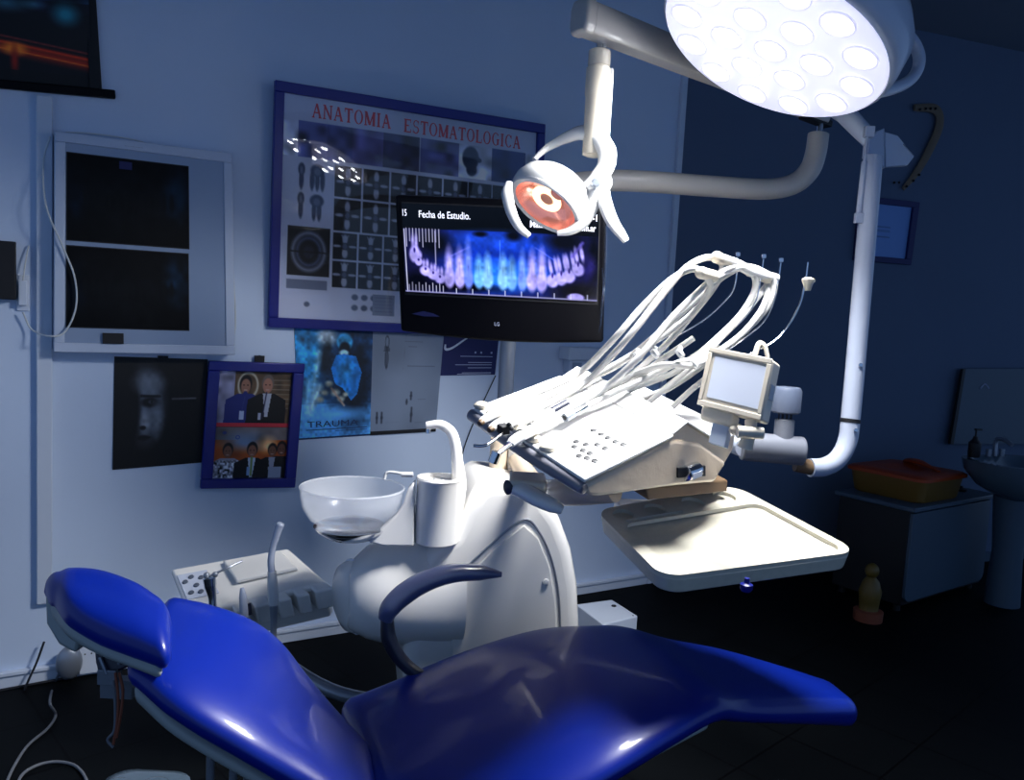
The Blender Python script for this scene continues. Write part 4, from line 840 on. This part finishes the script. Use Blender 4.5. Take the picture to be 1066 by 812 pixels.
# thin wire with knobs behind the viewer
bx=B(); tube(bx,[Pd(841,273,2.10),Pd(839,290,2.10)],.0022,8); tube(bx,[Pd(838,296,2.10),Pd(832,318,2.10),Pd(820,340,2.10),Pd(805,356,2.09),Pd(780,369,2.09)],.0026,8); obj('curved_probe_wire',bx,'chrome',t)
bx=B(); lathe(bx,[(.008,-.016),(.012,0),(.016,.008),(.016,.014),(.006,.018)],Pd(841,296,2.10),Z,18); boxf(bx,Pd(841,291,2.10),AX,DP,Z,(0,.018),(-.004,.004),(-.006,.0)); obj('probe_wire_knob',bx,'cream',t)
bx=B(); tube(bx,[Pd(786,370,2.08),Pd(790,358,2.08),Pd(796,360,2.08),Pd(799,372,2.08)],.009,12,flat=.5); obj('probe_wire_clip',bx,'cream',t)
# ------------------------------------------------------------------ handpieces with hoses
def CS(px,py,h=.02): return KT(px,py,h)
def hose(name,label,cat,body,path,extra=None,bm_='white',rt=.0085):
    base=body[0][0]; tt=thing(name,label,cat,base,'instruments lying on the console')
    bx=B(); tube(bx,[p for p,_ in body],[r for _,r in body],16,n=3); obj('handle',bx,bm_,tt,smooth=50)
    bx=B(); tube(bx,path,rt,12,n=7); obj('hose',bx,'tube',tt,smooth=60)
    if extra: extra(tt)
    return tt
def ex1(tt):
    bx=B(); tube(bx,[CS(532,462,.03),CS(524,468,.035),CS(518,473,.035)],[.007,.006,.0055],12,n=2); obj('neck',bx,'chrome',tt)
    bx=B(); h=CS(516,476,.03); cyl(bx,h-Z*.012-AX*.006,h+Z*.012+AX*.002,.011,20); obj('head',bx,'chrome',tt)
    for s,(x,y) in enumerate([(543,453),(553,447)]): 
        bx=B(); p=CS(x,y,.03); d=(CS(x+8,y-4.6,.03)-p).normalized(); lathe(bx,[(.0135,-.001),(.0145,0),(.0135,.001)],p,d,20); obj('ring',bx,'matteblack',tt)
D2=2.22
hose('turbine_handpiece','white and chrome dental handpiece, nearest of the instruments on the console','handpiece',
 [(CS(531,463,.03),.009),(CS(536,458,.03),.0125),(CS(560,444,.03),.0135),(CS(578,434,.03),.012)],
 [CS(576,435,.03),CS(600,421,.035),CS(628,405,.05),Pd(665,372,2.01),Pd(700,330,2.05),Pd(740,292,2.09),Pd(762,278,2.12),Pd(782,283,2.16),Pd(786,300,2.18),Pd(772,326,2.18),Pd(742,356,2.16),Pd(705,386,2.15),Pd(660,404,2.15),Pd(625,420,2.10)],ex1)
def ex2(tt):
    bx=B(); tube(bx,[CS(522,452,.03),CS(512,460,.032),CS(504,464,.032),CS(493,464,.03)],.0035,10); obj('nozzle',bx,'chrome',tt)
    bx=B(); p=CS(524,447,.032); boxf(bx,p,fx,fy,tN,(-.011,.011),(-.012,.012),(-.010,.012)); ball(bx,CS(530,442,.045),.006); ball(bx,CS(532,446,.045),.006); obj('valve_block',bx,'matteblack',tt,bevel=.003)
hose('air_water_syringe','air and water syringe with black valve block and bent metal nozzle on the console','syringe',
 [(CS(526,445,.028),.008),(CS(540,437,.028),.009),(CS(566,423,.028),.008)],
 [CS(564,424,.028),CS(590,410,.03),CS(612,396,.04),Pd(650,356,2.02),Pd(690,306,2.05),Pd(715,278,2.07),Pd(738,268,2.09),Pd(752,276,2.11),Pd(745,296,2.13),Pd(722,326,2.14),Pd(690,362,2.14),Pd(650,396,2.13),Pd(615,416,2.11)],ex2)
def dark_tip(x,y):
    def f(tt):
        bx=B(); lathe(bx,[(.006,0),(.0075,.004),(.0075,.012)],CS(x,y,.030),(CS(x+10,y-6)-CS(x,y)),14); obj('end_cap',bx,'brown',tt)
    return f
hose('scaler_handpiece','slim white handpiece at the far left edge of the console','handpiece',
 [(CS(500,440,.022),.007),(CS(506,436,.022),.0115),(CS(530,424,.022),.012),(CS(556,410,.022),.010)],
 [CS(554,411,.022),CS(580,400,.03),CS(606,386,.04),Pd(640,352,2.05),Pd(670,318,2.07),Pd(700,290,2.07),Pd(722,280,2.06),Pd(736,288,2.06),Pd(738,302,2.09),Pd(722,325,2.12),Pd(690,350,2.13),Pd(640,380,2.13),Pd(600,402,2.13)],dark_tip(499,441))
hose('micromotor_handpiece','white handpiece between the far left handpiece and the syringe on the console','handpiece',
 [(CS(510,447,.022),.007),(CS(516,443,.022),.0115),(CS(540,430,.022),.012),(CS(562,417,.022),.010)],
 [CS(560,418,.022),CS(588,404,.03),CS(640,382,.04),Pd(680,352,2.05),Pd(720,316,2.10),Pd(750,290,2.13),Pd(775,278,2.16),Pd(796,284,2.19),Pd(806,296,2.20),Pd(797,322,2.20),Pd(768,352,2.19),Pd(735,378,2.18),Pd(700,402,2.18),Pd(670,415,2.17)],dark_tip(509,448))
def ex5(tt):
    bx=B(); p=CS(588,435,.026); d=(CS(600,429,.026)-p).normalized(); lathe(bx,[(.006,.001),(.006,-.0005),(.0105,0),(.0105,.030),(.009,.032)],p,d,20); obj('metal_end',bx,'grey',tt)
    bx=B(); lathe(bx,[(.0062,0),(0,.0004)],p+d*-.0008,-d,16); obj('dark_bore',bx,'matteblack',tt)
hose('open_hose_coupling','chrome hose coupling with a dark open end lying above the keypad','hose coupling',
 [(CS(591,433,.026),.0085),(CS(602,428,.026),.0085),(CS(612,422,.026),.0075)],
 [CS(610,423,.026),CS(640,408,.03),CS(672,394,.04),Pd(705,378,2.10),Pd(728,372,2.11),Pd(752,350,2.15),Pd(775,326,2.18),Pd(796,300,2.21),Pd(802,290,2.21)],ex5,bm_='chrome')
def ex6(tt):
    bx=B(); p=CS(575,428,.024); tube(bx,[p,CS(590,420,.024)],.010,14); obj('metal_sleeve',bx,'armdark',tt)
hose('curing_handpiece','thin white tube with a grey metal sleeve between syringe and open coupling','handpiece',
 [(CS(556,440,.022),.006),(CS(566,434,.022),.009),(CS(586,422,.024),.009)],
 [CS(586,422,.024),CS(615,408,.03),CS(655,392,.035),Pd(690,380,2.07),Pd(722,380,2.09),Pd(745,368,2.12),Pd(775,345,2.16),Pd(795,318,2.19),Pd(800,295,2.21)],ex6)
for (pts) in ([(624,420),(660,396),(692,372),(722,352)],[(668,425),(700,398),(735,370),(748,360)],[(700,424),(722,404),(748,384)]):
    bx=B(); tube(bx,[Pd(x,y,2.15) for x,y in pts],.008,12); obj('return_hose',bx,'tube',con,smooth=60)
for (x,y,dd) in [(664,371,2.18),(682,368,2.20),(708,368,2.22),(723,379,2.24)]:
    bx=B(); c=Pd(x,y,dd-.15); lathe(bx,[(.012,-.007),(.015,0),(.012,.007)],c,camdir(.8,.6,0),18); ball(bx,c+UP*.012,.008,seg=12); obj('hose_clip',bx,'white',con)
# ================================================================== SMALL FILM VIEWER
v4=para([(739,361),(805,374),(792,438),(726,421)],1.97)
q=Quad(v4)
t=thing('film_viewer','small cream tilting film viewer with a pale pane beside the hoses','film viewer',q.p(.5,1.25,-.02))
bx=B(); q.box(bx,0,1,0,1,-.045,0); obj('case',bx,'cream',t,bevel=.007,bseg=4)
bx=B(); q.box(bx,.12,.93,.14,.84,0,.0015); obj('view_pane',bx,'viewer',t,bevel=.001)
bx=B(); q.framebars(bx,.07,.09,0,.004); obj('front_bezel',bx,'cream',t,bevel=.002)
bx=B(); q.box(bx,.06,.58,.98,1.22,-.04,-.002); obj('lower_housing',bx,'cream',t,bevel=.008)
bx=B(); q.box(bx,.26,.52,1.2,1.55,-.03,-.01); obj('stem',bx,'trim',t,bevel=.002)
bx=B(); q.box(bx,1.0,1.012,.38,.62,-.034,-.012); obj('side_switch',bx,'grey',t)
bx=B(); tube(bx,[q.p(.80,1.02,-.02),q.p(.82,1.2,-.02),q.p(.76,1.45,-.03)],[.014,.013,.018],14); obj('tilt_bracket',bx,'cream',t)
bx=B(); c=q.p(.92,1.20,-.01); cyl(bx,c-AX*.04,c+AX*.018,.014,20); ball(bx,q.p(.62,1.22,-.02),.014,(1.5,1,1)); obj('tilt_knob',bx,'cream',t)
# ================================================================== TRAY
tz=Quad([Pz(620,531,.955),Pz(764,505,1.01),Pz(895,574,.915),Pz(690,601,.895)])   # L,B,R,F
tr=tz.p(.5,.5,-.05)
t=thing('instrument_tray','flat cream instrument tray with round wells, in front of the console over the leg rest','tray',tr)
UPT=tz.n if tz.n.z>0 else -tz.n
tz.n=UPT
def outline(u0,u1,v0,v1,r,n=7,d=0):
    o=[]
    ru=r/tz.w; rv=r/tz.h
    for cu,cv,a0 in((u1-ru,v1-rv,0),(u0+ru,v1-rv,90),(u0+ru,v0+rv,180),(u1-ru,v0+rv,270)):
        for k in range(n+1): an=math.radians(a0+90*k/n); o.append(tz.p(cu+ru*math.cos(an),cv+rv*math.sin(an),d))
    return o
def circ(u,v,r,d=0,n=28): return [tz.p(u+r/tz.w*math.cos(2*math.pi*k/n),v+r/tz.h*math.sin(2*math.pi*k/n),d) for k in range(n)]
bx=B(); a_=outline(0,1,0,1,.05,d=-.010); b_=outline(.012,.988,.012,.988,.05,d=-.048); loft(bx,[a_,b_]); obj('tray_body',bx,'tray',t,bevel=.004)
holes=[outline(.07,.95,.27,.955,.03),circ(.13,.13,.030),circ(.34,.13,.030),circ(.60,.13,.030),circ(.83,.12,.030),outline(.10,.47,.215,.245,.004,3)]
bx=B(); edges=[]
for lp in [outline(0,1,0,1,.05)]+holes:
    vs=[bx.verts.new(p) for p in lp]
    for i in range(len(vs)): edges.append(bx.edges.new((vs[i],vs[(i+1)%len(vs)])))
bmesh.ops.triangle_fill(bx,use_beauty=True,edges=edges)
r=bmesh.ops.extrude_face_region(bx,geom=bx.faces[:])
for v in [g for g in r['geom'] if isinstance(g,bmesh.types.BMVert)]: v.co-=UPT*.010
obj('tray_rim',bx,'tray',t,smooth=30)
bx=B(); boxf(bx,tz.p(.28,.06,-.05),AX,DP,Z,(-.05,.12),(0.0,.16),(-.012,.03)); obj('tray_mount',bx,'film',t,bevel=.004)
bx=B(); kp=Pd(777,611,1.80); lathe(bx,[(.010,0),(.014,.006),(.014,.016),(.006,.02),(.006,.03)],kp-Z*.01,Z,18); obj('clamp_knob',bx,'navy',t)
# ================================================================== DENTAL CHAIR
chz=Pz(500,900,0)
ctr=Pd(470,760,1.95); ctr.z=0
t=chair=thing('dental_chair','reclined glossy royal blue dental chair filling the foreground','dental chair',ctr)
def sta(fp,zf,np_,zn,thk): return (Pz(*fp,zf),Pz(*np_,zn),thk)
def cush(name,sts,m,parent,n=6,dish=0,e=3.2,capN=4,m2=2.3,smooth=70,endr=.05,start=True,drop=0):
    Fs=catmull([s[0] for s in sts],n); Ns=catmull([s[1] for s in sts],n); ths=[]
    for i in range(len(sts)-1): ths+=[sts[i][2]+(sts[i+1][2]-sts[i][2])*k/n for k in range(n)]
    ths.append(sts[-1][2])
    S=[(f,nn,tt,1.0) for f,nn,tt in zip(Fs,Ns,ths)]
    # rounded ends
    def ends(s,d,flip):
        f,nn,tt,_=s; out=[]
        for k in range(1,capN+1):
            a_=math.pi/2*k/capN; out.append((f+d*endr*math.sin(a_),nn+d*endr*math.sin(a_),tt,max(.04,math.cos(a_)**.8)))
        return out
    d0=((Fs[0]+Ns[0])-(Fs[1]+Ns[1])).normalized(); d1=((Fs[-1]+Ns[-1])-(Fs[-2]+Ns[-2])).normalized()
    S=ends(S[0],d0,0)[::-1]+S+ends(S[-1],d1,1)
    bx=B(); rings=[]
    for f,nn,tt,k in S:
        c=(f+nn)/2-Z*(tt/2); w=(f-nn)/2; ww=w*(1-(1-k)*.10*1.0)
        if k<.999:
            ca_=k**1.25; ww=w*max(.35,1-endr*(1-ca_)/max(w.length,.01)*1.3)
        h=tt/2*k; ring=[]
        for j in range(40):
            a_=2*math.pi*j/40; ca,sa=math.cos(a_),math.sin(a_)
            x=math.copysign(abs(ca)**(2/e),ca); y=math.copysign(abs(sa)**(2/m2),sa)
            p=c+ww*x*1.03+Z*(h*y)
            if sa>0: p-=Z*dish*math.cos(x*math.pi/2)*k
            ring.append(p)
        rings.append(ring)
    loft(bx,rings); return obj(name,bx,m,parent,smooth=smooth)
# backrest
bk=[((188,612),.735,(143,688),.705,.085),((222,618),.72,(172,708),.69,.10),((262,632),.685,(208,730),.66,.105),((293,655),.64,(255,757),.61,.105),((322,692),.57,(305,787),.545,.105),((350,726),.50,(350,815),.49,.10),((378,757),.44,(388,846),.44,.10)]
sts=[sta(*b) for b in bk]
cush('backrest_cushion',sts,'blue',t,dish=.012,endr=.035)
# grey shell beneath the backrest
sh=[(f*.94+nn*.06-Z*(tt+.0)+V((0,0,.022)),nn*.94+f*.06-Z*(tt)+V((0,0,.022)),.06) for f,nn,tt in sts]
cush('backrest_shell',sh,'shell',t,endr=.02,e=5,m2=2.2)
# seat with knee hump and leg rest
st=[((372,712),.435,(418,845),.42,.10),((410,696),.465,(480,850),.44,.11),((455,676),.505,(540,836),.475,.115),((510,656),.555,(598,803),.525,.115),((562,643),.595,(650,774),.565,.11),((612,640),.612,(700,746),.59,.105),((645,642),.605,(748,722),.60,.10),((690,655),.565,(775,724),.565,.095),((745,666),.53,(812,726),.535,.095),((800,682),.50,(850,727),.505,.095),((850,699),.465,(886,728),.475,.095)]
sts=[sta(*b) for b in st]
cush('seat_cushion',sts,'blue',t,dish=.006,endr=.05)
sh=[(f*.9+nn*.1-Z*(tt-.012),nn*.9+f*.1-Z*(tt-.012),.04) for f,nn,tt in sts[:7]]
cush('seat_shell',sh,'shell',t,endr=.03,e=4)
# headrest
hs=[((62,590),.835,(57,612),.815,.055),((75,583),.845,(72,624),.815,.08),((105,584),.840,(105,640),.80,.09),((140,596),.825,(140,653),.785,.09),((164,612),.805,(162,664),.77,.08)]
hsts=[sta(*b) for b in hs]
cush('headrest_pad',hsts,'blue',t,dish=.0,e=3.0,endr=.045,m2=2.5,capN=7)
sh=[(f*.98+nn*.02-Z*(tt*.55),nn*1.0-Z*(tt*.55),.055) for f,nn,tt in hsts[:5]]
cush('headrest_shell',sh,'shell',t,e=2.6,endr=.02,m2=2)
bx=B(); prism(bx,[Pd(46,618,1.78),Pd(62,628,1.76),Pd(90,650,1.74),Pd(92,662,1.74),Pd(84,668,1.74),Pd(78,682,1.74),Pd(60,672,1.76),Pd(47,650,1.78)],DP*.12); obj('headrest_lever',bx,'shell',t,bevel=.01)
bx=B(); prism(bx,[Pd(95,655,1.79),Pd(150,672,1.77),Pd(145,690,1.77),Pd(122,700,1.77),Pd(103,712,1.77),Pd(100,690,1.77)],DP*.05); hbk_=obj('headrest_bracket',bx,'armdark',t,bevel=.006)
bx=B(); cyl(bx,Pd(104,684,1.76),Pd(111,702,1.76),.004,10); cyl(bx,Pd(121,670,1.76),Pd(124,692,1.76),.0035,10); boxf(bx,Pd(113,703,1.77),AX,DP,Z,(-.02,.02),(-.01,.02),(-.018,.015)); boxf(bx,Pd(118,720,1.81),AX,DP,Z,(-.025,.045),(-.01,.02),(-.012,.03)); obj('headrest_mechanism',bx,'grey',hbk_,bevel=.003)
for k,(pts,m_) in enumerate([([(120,700),(123,725),(122,750),(118,775)],'copper'),([(124,700),(128,720),(125,748),(121,768)],'copper'),([(118,708),(120,735),(119,760),(112,770),(118,778)],'wiregrey')]):
    bx=B(); tube(bx,[Pd(x,y,1.76) for x,y in pts],.003,8); obj('hanging_wire',bx,m_,hbk_)
# posts under the backrest, pedestal
for (x,tt) in ((219,1.72),(243,1.72),(258,1.75)):
    a_=Pd(x,800,tt); bx=B(); cyl(bx,V((a_.x,a_.y,.12)),V((a_.x,a_.y,a_.z+.05)),.0085,14); obj('lift_rod',bx,'grey',t)
mid=(Pz(470,760,.3)); mid=V((sts[3][0]+sts[3][1])/2); 
bx=B(); boxf(bx,V((mid.x,mid.y,0)),ax,ay,Z,(-.26,.20),(-.16,.16),(0,.06)); obj('floor_plate',bx,'shell',t,bevel=.02)
bx=B(); loft(bx,[rrect(V((mid.x,mid.y,h)),ax,ay,w,ww,.05) for h,w,ww in((.05,.34,.26),(.15,.28,.22),(.25,.26,.22),(.30,.3,.24))]); obj('lift_column',bx,'shell',t)
bx=B(); a_=sts[0][0]*.5+sts[0][1]*.5-Z*.10; tube(bx,[a_+ax*.10-Z*.02,a_-ax*.08-Z*.01,Pz(300,760,.44),Pd(243,800,1.72)+Z*.04],[.03,.03,.03,.02],12); obj('recline_bracket',bx,'grey',t)
# armrest
bx=B(); AD=2.28
tube(bx,[Pd(522,598,AD+.03),Pd(500,596,AD+.02),Pd(470,597,AD),Pd(443,605,AD-.02),Pd(420,619,AD-.03),Pd(406,633,AD-.04),Pd(401,645,AD-.04)],[.009,.026,.031,.034,.035,.032,.024],18,flat=.85); ap_=obj('armrest_pad',bx,'armpad',t,smooth=60)
bx=B(); tube(bx,[Pd(403,645,AD-.03),Pd(405,665,AD-.03),Pd(415,684,AD-.03),Pd(432,700,AD-.04),Pd(455,712,AD-.06)],[.022,.026,.024,.022,.02],14,flat=.8); obj('armrest_support',bx,'armdark',ap_,smooth=60)
# ================================================================== ASSISTANT'S HOLDER
AQ=Quad([Pd(177,592,2.72),Pd(300,570,2.80),Pd(341,606,2.62),Pd(196,640,2.54)])
t=asst=thing('assistant_holder','white assistant instrument holder with slots and keypad behind the backrest','instrument holder',AQ.p(.5,.5,-.1))
an=AQ.n if AQ.n.z>0 else -AQ.n; AQ.n=an
bx=B(); AQ.box(bx,0,1,0,1,-.03,0); obj('holder_deck',bx,'base',t,bevel=.012,bseg=4)
bx=B(); AQ.box(bx,.42,.90,.10,.62,.0,.016); obj('raised_lid',bx,'base',t,bevel=.014,bseg=4)
bx=B(); AQ.box(bx,.03,.27,.18,.72,.0,.003); kp_=obj('keypad_plate',bx,'viewer',t,bevel=.002)
for (u,v) in [(.07,.36),(.13,.28),(.20,.33),(.14,.47),(.08,.60),(.15,.62),(.21,.55)]:
    bx=B(); lathe(bx,[(.0095,0),(.008,.003),(0,.004)],AQ.p(u,v,.003),an,18); obj('keypad_button',bx,'grey_ink',kp_)
for k,(u0,u1) in enumerate([(.30,.40),(.44,.56),(.60,.70),(.74,.83),(.87,1.0)]):
    bx=B(); AQ.box(bx,u0,u1,.86,1.14,-.085,-.002); obj('holder_finger',bx,'base',t,bevel=.008)
bx=B(); P=[AQ.p(.15,.9,-.05),AQ.p(1.0,.9,-.05),AQ.p(1.0,.9,-.17),AQ.p(.25,.9,-.17)]; prism(bx,P,-DP*-.05); obj('rear_apron',bx,'base',t,bevel=.006)
bx=B(); p=AQ.p(.55,.5,-.03); tube(bx,[p,p-Z*.16,Pd(330,712,2.55),Pd(400,730,2.55),Pd(450,720,2.60)],.022,14); obj('holder_arm',bx,'grey',t)
tt=thing('suction_tube','tall bent white suction tube standing in the assistant holder','suction tube',Pd(283,650,2.50),'assistant instruments in the holder')
bx=B(); tube(bx,[Pd(283,598,2.50),Pd(282,584,2.50),Pd(284,570,2.50),Pd(287,560,2.50),Pd(291,547,2.50)],[.011,.0105,.0095,.0105,.012],16); lathe(bx,[(.012,0),(.013,.006),(.009,.012)],Pd(291,548,2.50),camdir(.35,.9,0),16); obj('cannula',bx,'pole',tt,smooth=60)
bx=B(); tube(bx,[Pd(283,595,2.50),Pd(284,612,2.50),Pd(285,630,2.50)],[.0135,.016,.015],18,n=3); obj('grip',bx,'white',tt)
bx=B(); tube(bx,[Pd(285,630,2.50),Pd(285,645,2.50),Pd(285,668,2.50),Pd(290,700,2.50)],[.013,.010,.010,.010],14,n=3); obj('hose',bx,'grey',tt)
tt=thing('chrome_syringe','dark chrome syringe handle standing at the left end of the assistant holder','syringe',Pd(221,640,2.50),'assistant instruments in the holder')
bx=B(); tube(bx,[Pd(218,602,2.50),Pd(219,610,2.50),Pd(221,622,2.50),Pd(222,645,2.50)],[.020,.018,.0125,.0125],16); obj('handle',bx,'chrome',tt,smooth=50)
bx=B(); tube(bx,[Pd(218,600,2.50),Pd(235,592,2.51),Pd(252,584,2.55)],.0035,8); ball(bx,Pd(215,599,2.50),.010); ball(bx,Pd(224,598,2.50),.009); obj('bent_nozzle',bx,'grey',tt)
tt=thing('saliva_ejector','short grey saliva ejector standing in the assistant holder left of the suction tube','saliva ejector',Pd(253,640,2.50),'assistant instruments in the holder')
bx=B(); tube(bx,[Pd(252,612,2.50),Pd(253,622,2.50),Pd(254,636,2.50),Pd(256,660,2.50)],[.006,.012,.013,.009],14); obj('handle',bx,'pole',tt,smooth=50)
bx=B(); cyl(bx,Pd(259,628,2.51),Pd(260,640,2.51),.007,12); obj('valve',bx,'armdark',tt)
# ================================================================== FLOOR THINGS
c=Pz(634,632,.14); 
t=thing('floor_junction_box','low white rectangular junction box on the floor behind the knee of the chair','junction box',(c.x,c.y,0))
cc_=[Pz(600,629,.14),Pz(637,624,.14),Pz(664,641,.14),Pz(628,650,.14)]
bx=B(); prism(bx,[V((p.x,p.y,.0)) for p in cc_],Z*.14); obj('box',bx,'trim',t,bevel=.006)
bx=B(); lathe(bx,[(.012,0),(.010,.004)],Pz(639,631,.14),Z,12); lathe(bx,[(.004,0),(.003,.002)],Pz(659,641,.14),Z,8); obj('lid_screw',bx,'cabdark',t)
fc=Pz(142,822,.04)
t=thing('foot_controller','pale blue-white foot controller on the floor under the headrest','foot pedal',(fc.x,fc.y,0))
bx=B(); loft(bx,[rrect(V((fc.x,fc.y,h)),AX,DP,w,ww,.07) for h,w,ww in((0,.24,.26),(.02,.25,.27),(.04,.22,.2),(.055,.14,.12))]); obj('base',bx,'ceramic',t,smooth=60)
bx=B(); ball(bx,V((fc.x,fc.y,.055))+AX*.05,.035,(1.2,1,.5)); ball(bx,V((fc.x,fc.y,.05))-AX*.06,.03,(1.2,1,.5)); obj('pedal',bx,'ceramic',t)
bx=B(); pts=[Py(62,700,-.04),Py(55,716,-.05),Pz(52,732,.06),Pz(58,744,.005),Pz(50,758,.005),Pz(30,775,.005),Pz(18,792,.005),Pz(8,812,.005),Pz(0,840,.005)]
tube(bx,pts,.0045,8); tag(obj('floor_cable',bx,'wiregrey'),'thin grey cable dropping from the skirting and snaking across the floor at lower left','cable')
bx=B(); tube(bx,[Pz(x,y,.006) for x,y in [(15,830),(22,808),(38,797),(58,793),(78,797),(90,812),(92,835)]],.0045,8); tag(obj('floor_cable',bx,'wiregrey'),'arched grey cable lying on the floor at the lower left edge','cable')
bx=B(); ball(bx,Py(72,690,-.05),.05,(.9,.5,1.3),16); tag(obj('grey_adapter',bx,'grey'),'rounded grey power adapter at the skirting below the headrest','adapter')
# ================================================================== LIGHT
def area(name,loc,d,size,E,col,spread=180,shape='DISK',sy=None):
    l=bpy.data.lights.new(name,'AREA'); l.energy=E; l.color=col; l.shape=shape; l.size=size; l.spread=math.radians(spread)
    if sy: l.size_y=sy
    o=bpy.data.objects.new(name,l); C.objects.link(o); o.location=loc; o.rotation_euler=V(d).to_track_quat('-Z','Y').to_euler(); return o
area('surgical_light',lc+ln*.035,ln,.50,50,(.96,.975,1),spread=132)
w=bpy.data.worlds.new('World'); bpy.context.scene.world=w; w.use_nodes=True
w.node_tree.nodes['Background'].inputs[0].default_value=(.17,.29,.55,1); w.node_tree.nodes['Background'].inputs[1].default_value=.86
# ================================================================== CAMERA
cam=bpy.data.cameras.new('camera'); cam.sensor_fit='HORIZONTAL'; cam.sensor_width=36; cam.lens=F/1066*36; cam.clip_start=.02
co=bpy.data.objects.new('camera',cam); C.objects.link(co)
mw=Matrix([[*R[i],CP[i]] for i in range(3)]+[[0,0,0,1]]); co.matrix_world=mw
sc=bpy.context.scene; sc.camera=co
sc.view_settings.view_transform='Standard'; sc.view_settings.look='None'; sc.view_settings.gamma=1; sc.view_settings.exposure=0; sc.view_settings.use_curve_mapping=False
